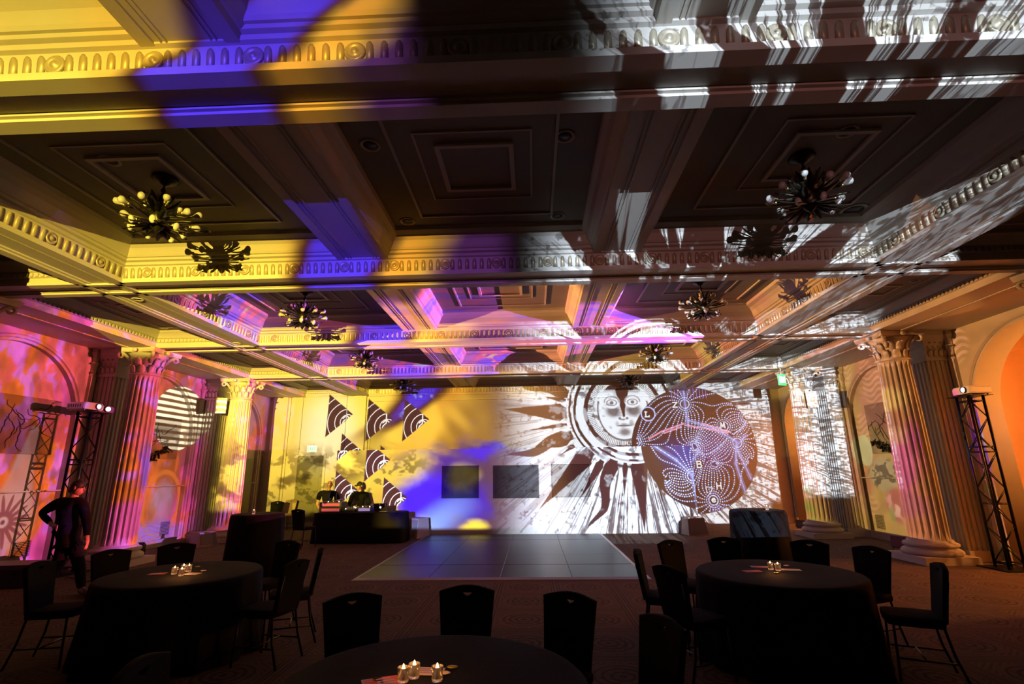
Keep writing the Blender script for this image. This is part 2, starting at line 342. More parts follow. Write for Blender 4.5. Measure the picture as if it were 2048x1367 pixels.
def slide_flower():                              # left tower -> right wall
    D = XR - PD.x
    s = Slide(-0.50, 0.30, -0.175, 0.27, 1200)
    U, V = s.U, s.V; Y = PD.y - U * D; Z = PD.z + V * D
    n1 = fbm(Y * .7, Z * .6, 71, 4); n2 = fbm(Y * 1.6 + 5, Z * 1.4, 73, 4, .6); n3 = fbm(Y * 4, Z * 4, 75, 3, .6)
    s.C[:] = (.62, .40, .10)
    s.C = mixc(s.C, (.66, .27, .13), sst(.45, .62, n1)); s.C = mixc(s.C, (.60, .24, .10), sst(12.2, 10.9, Y) * .6)
    # moire curls
    def wp(px, py): p = onX(px, py, XR); return p.y, p.z
    mo = np.sin((Z * 42 + 3.0 * np.sin(Y * 9)))
    for (px, py, ry, rz) in ((1735, 770, .42, .75), (1690, 740, .32, .45), (1715, 860, .55, .5), (1895, 690, .55, .5), (1700, 900, .45, .35), (1735, 1010, .4, .3)):
        cy_, cz_ = wp(px, py); d = np.hypot((Y - cy_) / ry, (Z - cz_) / rz) + .3 * (n2 - .5)
        s.C = mixc(s.C, (.88, .45, .24), sst(1, .75, d) * sst(-.2, .4, mo) * .85)
    # pale leaf, grey sketch, rosy bloom
    cy_, cz_ = wp(1722, 900); d = np.hypot((Y - cy_) / .42, (Z - cz_) / .55) + .5 * (n1 - .5); s.C = mixc(s.C, (.72, .66, .32), sst(.8, .7, d))
    cy_, cz_ = wp(1760, 950); d = np.hypot((Y - cy_) / .75, (Z - cz_) / .55) + .5 * (n2 - .5); s.C = mixc(s.C, (.55, .46, .22), sst(.85, .6, d) * .8); s.C = mixc(s.C, (.16, .12, .03), sst(.9, .6, d) * sst(.55, .62, n3))
    cy_, cz_ = wp(1790, 1010); d = np.hypot((Y - cy_) / .62, (Z - cz_) / .5) + .4 * (n2 - .5); s.C = mixc(s.C, (.62, .20, .12), sst(.95, .6, d)); s.C = mixc(s.C, (.85, .50, .38), sst(.9, .4, d) * sst(.5, .64, n3))
    s.C = mixc(s.C, (.30, .42, .06), sst(.64, .72, fbm(Y * 2.3, Z * 1.9 + 8, 79, 3)) * .7 * sst(1.8, 1.2, Z))
    for (px, py, ry, rz, col, a) in ((1830, 930, .35, .8, (.80, .16, .42), .75), (1800, 800, .5, .35, (.95, .62, .20), .8), (1815, 1010, .5, .35, (.55, .16, .24), .7), (1800, 870, .4, .25, (.9, .5, .3), .7)):
        p = onY(px, py, 10.75); k = D / (p.x - PD.x); cy_, cz_ = PD.y + (p.y - PD.y) * k, PD.z + (p.z - PD.z) * k
        d = np.hypot((Y - cy_) / ry, (Z - cz_) / rz) + .5 * (n2 - .5); s.C = mixc(s.C, col, sst(1, .5, d) * a)
    # blue eye beside the right tower
    cy_, cz_ = 10.12, 2.30; d = np.hypot((Y - cy_) / .40, (Z - cz_) / .80) + .35 * (n2 - .5)
    s.C = mixc(s.C, (.62, .10, .28), sst(1.25, .9, d)); s.C = mixc(s.C, (.16, .08, .95), sst(.95, .7, d)); s.C = mixc(s.C, (.55, .62, 1.0), sst(.62, .48, d)); s.C = mixc(s.C, (.03, .03, .04), sst(.40, .34, d) * sst(0, .5, np.sin(Z * 40) + .3)); s.C = mixc(s.C, (.9, .85, .6), sst(.2, .1, d))
    s.C = np.maximum(s.C, 0) ** 1.2
    s.C *= (.7 + .5 * n3)[..., None]
    s.C *= (1 - .8 * sst(15.1, 15.5, Y) * sst(4.3, 4.0, Z))[..., None] * (1 - .85 * sst(8.0, 6.5, Y))[..., None]
    return s.image('slide_flower')

def projector_lamp(name, pos, right, fwd, im, bounds, power):
    ld = bpy.data.lights.new(name, 'SPOT'); ld.energy = power; ld.spot_size = R_(95); ld.spot_blend = 0.0; ld.shadow_soft_size = 0.0
    ld.use_nodes = True; nt = ld.node_tree; N = nt.nodes; Lk = nt.links
    em = next(n for n in N if n.type == 'EMISSION')
    tc = N.new('ShaderNodeTexCoord'); sp = N.new('ShaderNodeSeparateXYZ'); Lk.new(tc.outputs['Normal'], sp.inputs[0])
    ab = N.new('ShaderNodeMath'); ab.operation = 'ABSOLUTE'; Lk.new(sp.outputs[2], ab.inputs[0])
    u0, u1, v0, v1 = bounds
    cmb = N.new('ShaderNodeCombineXYZ')
    for i, (lo, hi) in enumerate(((u0, u1), (v0, v1))):
        dv = N.new('ShaderNodeMath'); dv.operation = 'DIVIDE'; Lk.new(sp.outputs[i], dv.inputs[0]); Lk.new(ab.outputs[0], dv.inputs[1])
        mr = N.new('ShaderNodeMapRange'); mr.clamp = False
        mr.inputs['From Min'].default_value = SGN * lo; mr.inputs['From Max'].default_value = SGN * hi; Lk.new(dv.outputs[0], mr.inputs['Value']); Lk.new(mr.outputs[0], cmb.inputs[i])
    tx = N.new('ShaderNodeTexImage'); tx.image = im; tx.extension = 'CLIP'; tx.interpolation = 'Linear'; Lk.new(cmb.outputs[0], tx.inputs[0])
    Lk.new(tx.outputs[0], em.inputs[0]); em.inputs[1].default_value = 1.0
    o = bpy.data.objects.new(name, ld); COL.objects.link(o)
    fwd = Vector(fwd); right = Vector(right); up = right.cross(fwd)
    o.matrix_world = Matrix.Translation(pos) @ Matrix((right, up, -fwd)).transposed().to_4x4()
    return o
SGN = 1.0
POW_A, POW_B, POW_C, POW_D = 60000, 58000, 27000, 21000
projector_lamp('projector_beam_clouds', PA, (1, 0, 0), (0, 1, 0), slide_left(), (-.42, .16, -.15, .30), POW_A)
projector_lamp('projector_beam_sun', PB, (1, 0, 0), (0, 1, 0), slide_sun(), (-.16, .375, -.15, .30), POW_B)
projector_lamp('projector_beam_paint', PC, (0, 1, 0), (-1, 0, 0), slide_paint(), (-.32, .50, -.178, .30), POW_C)
projector_lamp('projector_beam_flower', PD, (0, -1, 0), (1, 0, 0), slide_flower(), (-.50, .30, -.175, .27), POW_D)

# ------------------------------------------------------------------ materials
def mat(name, col, rough=.7, metal=0.0, noise=0.0, scale=6.0, bump=0.0, emit=None, estr=0.0, trans=0.0, spec=.5, sheen=0.0):
    m = bpy.data.materials.new(name); m.use_nodes = True; nt = m.node_tree; N = nt.nodes; L = nt.links
    b = N['Principled BSDF']; b.inputs['Base Color'].default_value = (*col, 1); b.inputs['Roughness'].default_value = rough
    b.inputs['Metallic'].default_value = metal; b.inputs['Specular IOR Level'].default_value = spec
    if trans: b.inputs['Transmission Weight'].default_value = trans
    if sheen: b.inputs['Sheen Weight'].default_value = sheen
    if emit: b.inputs['Emission Color'].default_value = (*emit, 1); b.inputs['Emission Strength'].default_value = estr
    if noise or bump:
        tc = N.new('ShaderNodeTexCoord'); nz = N.new('ShaderNodeTexNoise'); nz.inputs['Scale'].default_value = scale; nz.inputs['Detail'].default_value = 5
        L.new(tc.outputs['Object'], nz.inputs['Vector'])
        if noise:
            mr = N.new('ShaderNodeMapRange'); mr.inputs['To Min'].default_value = 1 - noise; mr.inputs['To Max'].default_value = 1 + noise
            L.new(nz.outputs['Fac'], mr.inputs['Value'])
            mx = N.new('ShaderNodeMix'); mx.data_type = 'RGBA'; mx.blend_type = 'MULTIPLY'; mx.inputs['Factor'].default_value = 1
            mx.inputs['A'].default_value = (*col, 1); L.new(mr.outputs[0], mx.inputs['B']); L.new(mx.outputs['Result'], b.inputs['Base Color'])
        if bump:
            bp = N.new('ShaderNodeBump'); bp.inputs['Strength'].default_value = bump; bp.inputs['Distance'].default_value = .01
            L.new(nz.outputs['Fac'], bp.inputs['Height']); L.new(bp.outputs[0], b.inputs['Normal'])
    return m
M = dict(
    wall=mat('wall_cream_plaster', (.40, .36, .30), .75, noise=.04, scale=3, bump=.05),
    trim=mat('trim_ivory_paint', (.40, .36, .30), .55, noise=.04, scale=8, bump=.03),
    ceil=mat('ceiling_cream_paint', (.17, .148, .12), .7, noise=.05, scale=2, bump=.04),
    gilt=mat('frieze_bronzed_plaster', (.32, .27, .18), .42, metal=.25, noise=.12, scale=14, bump=.15),
    column=mat('column_ivory_paint', (.40, .36, .30), .6, noise=.05, scale=5, bump=.05),
    panel=mat('panel_wall_paint', (.42, .40, .365), .7, noise=.03, scale=4),
    dark=mat('shadow_gap_brown', (.10, .08, .06), .8, noise=.1),
    black=mat('black_metal_paint', (.012, .012, .013), .4, metal=.6, noise=.1, scale=30),
    bronze=mat('dark_bronze_metal', (.035, .030, .018), .38, metal=.85, noise=.3, scale=20, bump=.1),
    gold=mat('worn_brass', (.45, .33, .12), .35, metal=.9, noise=.2, scale=20),
    bulb=mat('frosted_bulb_glass', (.34, .33, .29), .15, spec=.6, noise=.03, scale=20),
    cloth=mat('black_table_linen', (.006, .006, .008), .8, noise=.2, scale=18, bump=.2, spec=.12),
    fabric=mat('black_chair_fabric', (.006, .006, .007), .9, noise=.25, scale=60, bump=.3, spec=.12),
    steel=mat('chair_frame_steel', (.030, .024, .018), .35, metal=.8, noise=.1, scale=40),
    tan=mat('tan_chair_fabric', (.42, .32, .18), .8, noise=.15, scale=50, bump=.2),
    plastic=mat('black_plastic', (.010, .010, .011), .45, noise=.15, scale=50, bump=.05),
    white=mat('white_plastic', (.70, .69, .66), .4, noise=.03, scale=20),
    silver=mat('silver_plastic', (.55, .54, .55), .3, metal=.4, noise=.05, scale=20),
    lens=mat('lit_projector_lens', (.9, .9, 1.0), .1, emit=(.80, .82, 1.0), estr=7, noise=.02),
    lensd=mat('dark_projector_lens', (.02, .02, .03), .08, noise=.1),
    glass=mat('votive_glass', (.95, .93, .90), .05, trans=.95, spec=.5, noise=.02),
    flame=mat('candle_flame', (1.0, .65, .25), .5, emit=(1.0, .45, .13), estr=26, noise=.03),
    wax=mat('candle_wax', (.85, .60, .35), .5, emit=(1.0, .40, .10), estr=1.2, noise=.05),
    card_red=mat('red_printed_card', (.55, .10, .06), .6, noise=.25, scale=9),
    card_lilac=mat('lilac_printed_card', (.42, .32, .60), .6, noise=.2, scale=9),
    card_pale=mat('pale_printed_card', (.75, .62, .55), .6, noise=.15, scale=12),
    leafy=mat('gold_glass_token', (.45, .38, .06), .2, metal=.5, noise=.3, scale=40),
    canvas=mat('canvas_grey_paint', (.20, .18, .155), .8, noise=.35, scale=2.2, bump=.2),
    canvas_dark=mat('smoky_dark_canvas', (.045, .043, .042), .8, noise=.75, scale=2.6, bump=.2),
    ink=mat('ink_line_paint', (.035, .03, .03), .7, noise=.2),
    exitg=mat('exit_sign_green', (.05, .35, .12), .4, emit=(.10, 1.0, .22), estr=1.2, noise=.03),
    exitp=mat('exit_sign_face', (.8, .85, .8), .4, emit=(.75, 1.0, .75), estr=.5, noise=.03),
    door=mat('door_olive_paint', (.16, .15, .09), .55, noise=.08, scale=4, bump=.05),
    gold_wall=mat('corridor_orange_paint', (.85, .50, .20), .7, noise=.05, scale=3),
    wood=mat('corridor_dark_wood', (.07, .035, .018), .45, noise=.3, scale=9, bump=.1),
    skin=mat('skin', (.50, .29, .19), .5, noise=.06, scale=25),
    hair=mat('dark_hair', (.015, .012, .010), .6, noise=.3, scale=60, bump=.3),
    shirt=mat('black_cotton_shirt', (.006, .006, .007), .9, noise=.25, scale=30, bump=.2, spec=.1),
    jeans=mat('dark_trousers', (.006, .006, .009), .9, noise=.25, scale=40, bump=.2, spec=.1),
    cap=mat('black_felt_cap', (.012, .012, .012), .7, noise=.2, scale=40),
    eye=mat('dark_eye', (.02, .015, .012), .2, noise=.1), lip=mat('lip', (.34, .13, .10), .5, noise=.1),
    deckp=mat('pink_lit_acrylic', (.30, .04, .06), .2, emit=(1.0, .16, .18), estr=.35, noise=.1),
    deckv=mat('violet_lit_acrylic', (.20, .15, .45), .2, emit=(.45, .36, 1.0), estr=.4, noise=.1),
    led=mat('white_status_light', (1, 1, 1), .3, emit=(1.0, .95, .98), estr=4, noise=.02),
    chrome=mat('chrome_edge', (.6, .58, .6), .15, metal=1.0, noise=.05),
    vent=mat('grille_grey', (.33, .30, .28), .5, metal=.3, noise=.1),
    speaker_grey=mat('speaker_cabinet_ivory', (.60, .56, .48), .6, noise=.05, scale=30),
    wedge=mat('taupe_monitor_cabinet', (.30, .22, .19), .7, noise=.15, scale=40, bump=.1),
    wedge_front=mat('monitor_grille', (.16, .12, .11), .6, noise=.2, scale=80),
    amber=mat('corridor_wall_lamp', (1, .7, .4), .4, emit=(1.0, .52, .16), estr=14, noise=.02),
    cable=mat('black_cable', (.010, .010, .010), .6, noise=.1))
def carpet():
    m = bpy.data.materials.new('patterned_carpet'); m.use_nodes = True; nt = m.node_tree; N = nt.nodes; L = nt.links; b = N['Principled BSDF']
    def node(t, **k):
        n = N.new(t)
        for a, v in k.items(): setattr(n, a, v)
        return n
    def math_(op, a, c=None):
        n = node('ShaderNodeMath', operation=op)
        for i, v in enumerate((a, c)):
            if v is None: continue
            if isinstance(v, (int, float)): n.inputs[i].default_value = v
            else: L.new(v, n.inputs[i])
        return n.outputs[0]
    tc = node('ShaderNodeTexCoord'); sp = node('ShaderNodeSeparateXYZ'); L.new(tc.outputs['Object'], sp.inputs[0])
    cx = math_('SUBTRACT', math_('FRACT', math_('ADD', math_('DIVIDE', math_('ADD', sp.outputs[0], .15), .90), 50.5)), .5)
    cy = math_('SUBTRACT', math_('FRACT', math_('ADD', math_('DIVIDE', math_('SUBTRACT', sp.outputs[1], 8.62), .89), 50.5)), .5)
    r = math_('SQRT', math_('ADD', math_('MULTIPLY', cx, cx), math_('MULTIPLY', cy, cy)))
    ax, ay = math_('ABSOLUTE', cx), math_('ABSOLUTE', cy); sq = math_('MAXIMUM', ax, ay)
    nz = node('ShaderNodeTexNoise'); nz.inputs['Scale'].default_value = 16; nz.inputs['Detail'].default_value = 4; L.new(tc.outputs['Object'], nz.inputs['Vector'])
    rn = math_('ADD', r, math_('MULTIPLY', math_('SUBTRACT', nz.outputs['Fac'], .5), .03))
    rings = math_('GREATER_THAN', math_('SINE', math_('MULTIPLY', rn, 70)), .35)
    inmed = math_('LESS_THAN', rn, .30)
    th = math_('ARCTAN2', cy, cx); petal = math_('GREATER_THAN', math_('SINE', math_('ADD', math_('MULTIPLY', th, 8), math_('MULTIPLY', rn, 30))), .2)
    med = math_('MULTIPLY', inmed, math_('MAXIMUM', math_('MULTIPLY', rings, .8), math_('MULTIPLY', petal, .35)))
    edge = math_('GREATER_THAN', sq, .40); lines = math_('GREATER_THAN', math_('SINE', math_('MULTIPLY', sq, 150)), .1)
    bord = math_('MULTIPLY', edge, math_('MULTIPLY', lines, .8))
    corner = math_('MULTIPLY', math_('GREATER_THAN', rn, .36), math_('MULTIPLY', math_('LESS_THAN', sq, .39), math_('MULTIPLY', math_('GREATER_THAN', math_('SINE', math_('MULTIPLY', math_('ADD', ax, ay), 80)), .3), .6)))
    f = math_('MAXIMUM', math_('MAXIMUM', med, bord), corner)
    mx = node('ShaderNodeMix', data_type='RGBA'); L.new(f, mx.inputs['Factor']); mx.inputs['A'].default_value = (.125, .088, .063, 1); mx.inputs['B'].default_value = (.05, .033, .025, 1)
    L.new(mx.outputs['Result'], b.inputs['Base Color']); b.inputs['Roughness'].default_value = .95; b.inputs['Specular IOR Level'].default_value = .1
    n2 = node('ShaderNodeTexNoise'); n2.inputs['Scale'].default_value = 180; L.new(tc.outputs['Object'], n2.inputs['Vector'])
    bp = node('ShaderNodeBump'); bp.inputs['Strength'].default_value = .4; bp.inputs['Distance'].default_value = .004; L.new(n2.outputs['Fac'], bp.inputs['Height']); L.new(bp.outputs[0], b.inputs['Normal'])
    return m
M['carpet'] = carpet()
M['dance'] = mat('dance_floor_laminate', (.022, .020, .023), .36, noise=.12, scale=5, bump=.02, spec=.22)
M['dance_edge'] = mat('dance_floor_edging', (.34, .33, .36), .4, metal=.5, noise=.08)

# ------------------------------------------------------------------ mesh helpers
class MB:
    def __init__(s): s.v = []; s.f = []
    def add(s, vs, fs):
        n = len(s.v); s.v += [tuple(v) for v in vs]; s.f += [tuple(i + n for i in f) for f in fs]; return s
    def box(s, x0, x1, y0, y1, z0, z1):
        return s.add([(x0, y0, z0), (x1, y0, z0), (x1, y1, z0), (x0, y1, z0), (x0, y0, z1), (x1, y0, z1), (x1, y1, z1), (x0, y1, z1)],
                     [(0, 3, 2, 1), (4, 5, 6, 7), (0, 1, 5, 4), (1, 2, 6, 5), (2, 3, 7, 6), (3, 0, 4, 7)])
    def loft(s, rings, closed=True, caps=True):
        n = len(rings[0]); vs = [p for r in rings for p in r]; fs = []
        for i in range(len(rings) - 1):
            for j in range(n if closed else n - 1):
                k = (j + 1) % n; fs.append((i * n + j, i * n + k, (i + 1) * n + k, (i + 1) * n + j))
        if caps and closed: fs.append(tuple(reversed(range(n)))); fs.append(tuple((len(rings) - 1) * n + j for j in range(n)))
        return s.add(vs, fs)
    def lathe(s, prof, n=20, c=(0, 0, 0), fold=None):
        rings = []
        for (r, z) in prof:
            rings.append([(c[0] + (r + (fold(2 * math.pi * j / n, z) if fold else 0)) * math.cos(2 * math.pi * j / n), c[1] + (r + (fold(2 * math.pi * j / n, z) if fold else 0)) * math.sin(2 * math.pi * j / n), c[2] + z) for j in range(n)])
        return s.loft(rings)
    def tube(s, path, r, n=8):
        path = [Vector(p) for p in path]; rings = []; rr = r if isinstance(r, (list, tuple)) else [r] * len(path); pv = None
        for i, p in enumerate(path):
            d = (path[min(i + 1, len(path) - 1)] - path[max(i - 1, 0)]).normalized()
            a = (pv - d * pv.dot(d)) if pv is not None else d.orthogonal()
            if a.length < 1e-6: a = d.orthogonal()
            a.normalize(); pv = a; b = d.cross(a)
            rings.append([p + rr[i] * (math.cos(2 * math.pi * j / n) * a + math.sin(2 * math.pi * j / n) * b) for j in range(n)])
        return s.loft(rings)
    def ball(s, c, rx, ry=None, rz=None, n=12, m=8):
        ry = ry or rx; rz = rz or rx
        return s.loft([[(c[0] + rx * math.sin(t) * math.cos(a), c[1] + ry * math.sin(t) * math.sin(a), c[2] - rz * math.cos(t)) for a in [2 * math.pi * j / n for j in range(n)]] for t in [math.pi * max(.02, min(.98, i / m)) for i in range(m + 1)]])
    def sweep(s, prof, axis, a0, a1, base, sign):
        """profile (d out of the face, z) pulled along axis 'x' or 'y'; face at base, d grows towards sign"""
        def pt(d, z, t): return (t, base + sign * d, z) if axis == 'x' else (base + sign * d, t, z)
        return s.loft([[pt(d, z, a0) for d, z in prof], [pt(d, z, a1) for d, z in prof]])
    def mesh(s, name, m, smooth=False):
        me = bpy.data.meshes.new(name); me.from_pydata(s.v, [], s.f); me.validate()
        import bmesh
        bm = bmesh.new(); bm.from_mesh(me); bmesh.ops.recalc_face_normals(bm, faces=bm.faces); bm.to_mesh(me); bm.free()
        me.materials.append(M[m])
        if smooth: me.shade_smooth() if hasattr(me, 'shade_smooth') else None
        return me
    def build(s, name, m, parent=None, smooth=False):
        return obj(name, s.mesh(name, m, smooth), parent)
def obj(name, data, parent=None, loc=None, rot=None, scale=None):
    o = bpy.data.objects.new(name, data); COL.objects.link(o)
    if parent: o.parent = parent
    if loc is not None: o.location = loc
    if rot is not None: o.rotation_euler = rot
    if scale is not None: o.scale = scale
    return o
def thing(name, label, cat, loc=(0, 0, 0), rz=0, group=None):
    o = obj(name, None, None, loc, (0, 0, rz)); o.empty_display_size = .2; return tag(o, label, cat, group)
def tag(o, label, cat, group=None):
    o['label'] = label; o['category'] = cat
    if group: o['group'] = group
    return o
def struct(o): o['kind'] = 'structure'; return o
def stuff(o): o['kind'] = 'stuff'; return o
def dup(o, parent=None, loc=None, rz=None, label=None, group=None):
    c = o.copy(); COL.objects.link(c)
    if parent: c.parent = parent
    if loc is not None: c.location = loc
    if rz is not None: c.rotation_euler = (0, 0, rz)
    if label: c['label'] = label
    if group: c['group'] = group
    for ch in list(o.children): dup(ch, c)
    return c
def shape2d(name, outer, holes, thick, m, bevel=0.0, parent=None):
    """flat outline with holes -> solid mesh in the XZ plane, thickness along Y"""
    cu = bpy.data.curves.new(name, 'CURVE'); cu.dimensions = '2D'; cu.fill_mode = 'BOTH'; cu.extrude = thick / 2; cu.bevel_depth = bevel; cu.bevel_resolution = 1
    for pts in [outer] + holes:
        sp = cu.splines.new('POLY'); sp.points.add(len(pts) - 1); sp.use_cyclic_u = True
        for p, (x, y) in zip(sp.points, pts): p.co = (x, y, 0, 1)
    to = bpy.data.objects.new('tmp', cu); COL.objects.link(to)
    dg = bpy.context.evaluated_depsgraph_get(); me = bpy.data.meshes.new_from_object(to.evaluated_get(dg))
    bpy.data.objects.remove(to); bpy.data.curves.remove(cu)
    me.transform(Matrix.Rotation(R_(90), 4, 'X')); me.name = name; me.materials.clear(); me.materials.append(M[m])
    return me

# ------------------------------------------------------------------ room shell
struct(MB().box(XL - .6, XR + 4.2, YREAR - .2, YB + 1.2, -.12, 0).build('floor', 'carpet'))
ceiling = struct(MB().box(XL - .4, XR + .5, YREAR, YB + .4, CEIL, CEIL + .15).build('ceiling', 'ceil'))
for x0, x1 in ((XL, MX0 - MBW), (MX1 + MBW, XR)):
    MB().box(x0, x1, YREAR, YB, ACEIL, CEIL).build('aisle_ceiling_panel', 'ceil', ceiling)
struct(MB().box(XL - .4, XR + .5, YREAR - .2, YREAR, 0, CEIL).build('wall_rear', 'wall'))

def arch_outline(c, r, spring, z0=0.0, n=20):
    return [(c - r, z0)] + [(c - r * math.cos(math.pi * i / n), spring + r * math.sin(math.pi * i / n)) for i in range(n + 1)] + [(c + r, z0)]
def to_side(me, X):
    me.transform(Matrix.Translation((X, 0, 0)) @ Matrix.Rotation(R_(90), 4, 'Z')); return me
def side_wall(name, X, sg, thick, arches):
    """sg = +1 wall on the right; arches = (centre, radius, spring, open)"""
    top = SOF + .04
    outer = [(YREAR, 0), (YB, 0), (YB, top), (YREAR, top)]
    holes = [arch_outline(c, r, sp, .0 if op else .02) for (c, r, sp, op) in arches]
    # build the outline with door-like openings cut from the foot, so open arches reach the floor
    pts = [(YREAR, 0)]
    for (c, r, sp, op) in sorted(arches):
        if op: pts += arch_outline(c, r, sp)
    pts += [(YB, 0), (YB, top), (YREAR, top)]
    me = shape2d(name, pts, [arch_outline(c, r, sp, .16) for (c, r, sp, op) in arches if not op], thick, 'wall')
    w = struct(obj(name, to_side(me, X + sg * thick / 2)))
    for (c, r, sp, op) in arches:
        if not op:
            d = X + sg * .11; x0, x1 = sorted((d, X + sg * (thick - .005)))
            MB().box(x0, x1, c - r - .1, c + r + .1, .1, sp + r + .1).build('arch_infill', 'wall', w)
        path = [(X, c - (r + .09), .16)] + [(X, c - (r + .09) * math.cos(math.pi * i / 24), sp + (r + .09) * math.sin(math.pi * i / 24)) for i in range(25)] + [(X, c + r + .09, .16)]
        MB().tube(path, .045, 6).build('arch_molding', 'trim', w)
    return w
SPR = 2.86
wall_l = side_wall('wall_left', XL, -1, .35, [(8.95, 1.42, SPR, 0), (12.75, 1.42, SPR, 0), (16.5, 1.3, SPR + .1, 0), (5.15, 1.42, SPR, 0)])
wall_r = side_wall('wall_right', XR, 1, .50, [(8.88, 1.42, SPR, 1), (13.0, 1.40, SPR, 0), (16.95, 1.05, 3.15, 1), (5.2, 1.42, SPR, 0)])
COLY = [3.15 + 3.8 * i for i in range(0, 4)]          # 3.15, 6.95, 10.75, 14.55
COLX = (-8.62, 7.66)
def rails(w, X, sg, spans, z, name):
    for a, b in spans:
        x0, x1 = sorted((X, X - sg * .025)); MB().box(x0, x1, a, b, z - .012, z + .012).build(name, 'trim', w)
spansL = [(c + .5, c + 3.62) for c in COLY[:-1]] + [(COLY[-1] + .5, YB - .02)]
for (w, X, sg, nm) in ((wall_l, XL, -1, 'left'), (wall_r, XR, 1, 'right')):
    ops = [] if sg < 0 else [(7.46, 10.3), (15.9, 18.0)]
    sp = []
    for a, b in [(YREAR + .1, COLY[0] - .3)] + spansL:
        cur = a
        for o0, o1 in ops:
            if o0 < b and o1 > a:
                if o0 > cur: sp.append((cur, o0))
                cur = max(cur, o1)
        if b - cur > .1: sp.append((cur, b))
    bb = MB()
    for a, b in sp:
        x0, x1 = sorted((X, X - sg * .04)); bb.box(x0, x1, a, b, 0, .15); bb.box(*sorted((X, X - sg * .055)), a, b, .15, .18)
    struct(bb.build('baseboard_' + nm, 'trim'))
    rails(w, X, sg, sp, 1.5, 'chair_rail')

# piers with fluted faces behind the columns, and a thin pilaster strip beside each
def pier(w, X, sg, yc):
    y0, y1 = yc - .12, yc + .52; xi = X - sg * .48
    prof = [(X, y0)]
    nf = 5
    for i in range(nf):
        a = X + (xi - X) * (i + .22) / nf; b = X + (xi - X) * (i + .78) / nf; m_ = (a + b) / 2
        prof += [(a, y0), (a + (m_ - a) * .4, y0 + .022), (b - (b - m_) * .4, y0 + .022), (b, y0)]
    prof += [(xi, y0)]
    for i in range(6):
        a = y0 + (y1 - y0) * (i + .2) / 6; b = y0 + (y1 - y0) * (i + .8) / 6
        prof += [(xi, a), (xi + sg * .025, a + .02), (xi + sg * .025, b - .02), (xi, b)]
    prof += [(xi, y1), (X, y1)]
    p = MB().loft([[(x, y, .2) for x, y in prof], [(x, y, 3.9) for x, y in prof]]).build('pier', 'column', w)
    e = MB(); xa, xb = sorted((X + sg * .03, xi - sg * .04)); e.box(xa, xb, y0 - .05, y1 + .05, 0, .2); e.build('pier_base', 'column', p)
    c = MB(); xa, xb = sorted((X + sg * .02, xi - sg * .02))
    c.box(xa, xb, y0 - .02, y1 + .02, 3.9, 3.95)
    c.loft([[(X, y0, 3.95), (xi, y0, 3.95), (xi, y1, 3.95), (X, y1, 3.95)], [(X, y0 - .01, 4.2), (xi - sg * .01, y0 - .01, 4.2), (xi - sg * .01, y1 + .01, 4.2), (X, y1 + .01, 4.2)],
            [(X, y0 - .12, 4.42), (xi - sg * .10, y0 - .12, 4.42), (xi - sg * .10, y1 + .1, 4.42), (X, y1 + .1, 4.42)], [(X, y0 - .13, 4.5), (xi - sg * .11, y0 - .13, 4.5), (xi - sg * .11, y1 + .11, 4.5), (X, y1 + .11, 4.5)]])
    c.build('pier_capital', 'column', p)
    for k in range(4):
        for row, z in ((0, 3.98), (1, 4.14)):
            leaf_me(); obj('acanthus_leaf', LEAF, p, (X + (xi - X) * (k + .6) / 4.4, y0 - .005, z), (0, 0, R_(-90)), (.8, .8, .8))
    # strip
    s_ = MB(); xa, xb = sorted((X, X - sg * .07)); s_.box(xa, xb, y0 - .15, y0 - .02, .12, 3.9); s_.box(*sorted((X, X - sg * .1)), y0 - .17, y0, 0, .12)
    st = s_.build('pilaster_strip', 'column', w)
    c2 = MB(); c2.lathe([(.05, 3.9), (.075, 3.93), (.05, 3.97), (.06, 4.1), (.10, 4.2), (.065, 4.22), (.075, 4.34), (.12, 4.42), (.12, 4.5)], 8, (X - sg * .03, y0 - .085, 0)); c2.build('strip_capital', 'column', st)
LEAF = None
def leaf_me():
    """curled acanthus leaf: rises along +z, tip curls out along +x"""
    global LEAF
    if LEAF: return LEAF
    m = MB(); rows = [(0, 0, .06), (.012, .06, .075), (.02, .12, .07), (.045, .165, .055), (.075, .175, .035), (.085, .155, .015)]
    m.loft([[(x - .012, -w, z), (x + .006, -w * .5, z), (x + .012, 0, z + .004), (x + .006, w * .5, z), (x - .012, w, z), (x - .025, 0, z - .003)] for x, z, w in rows])
    LEAF = m.mesh('acanthus_leaf', 'column', True); return LEAF
for yc in COLY[1:]:
    pier(wall_l, XL, -1, yc); pier(wall_r, XR, 1, yc)

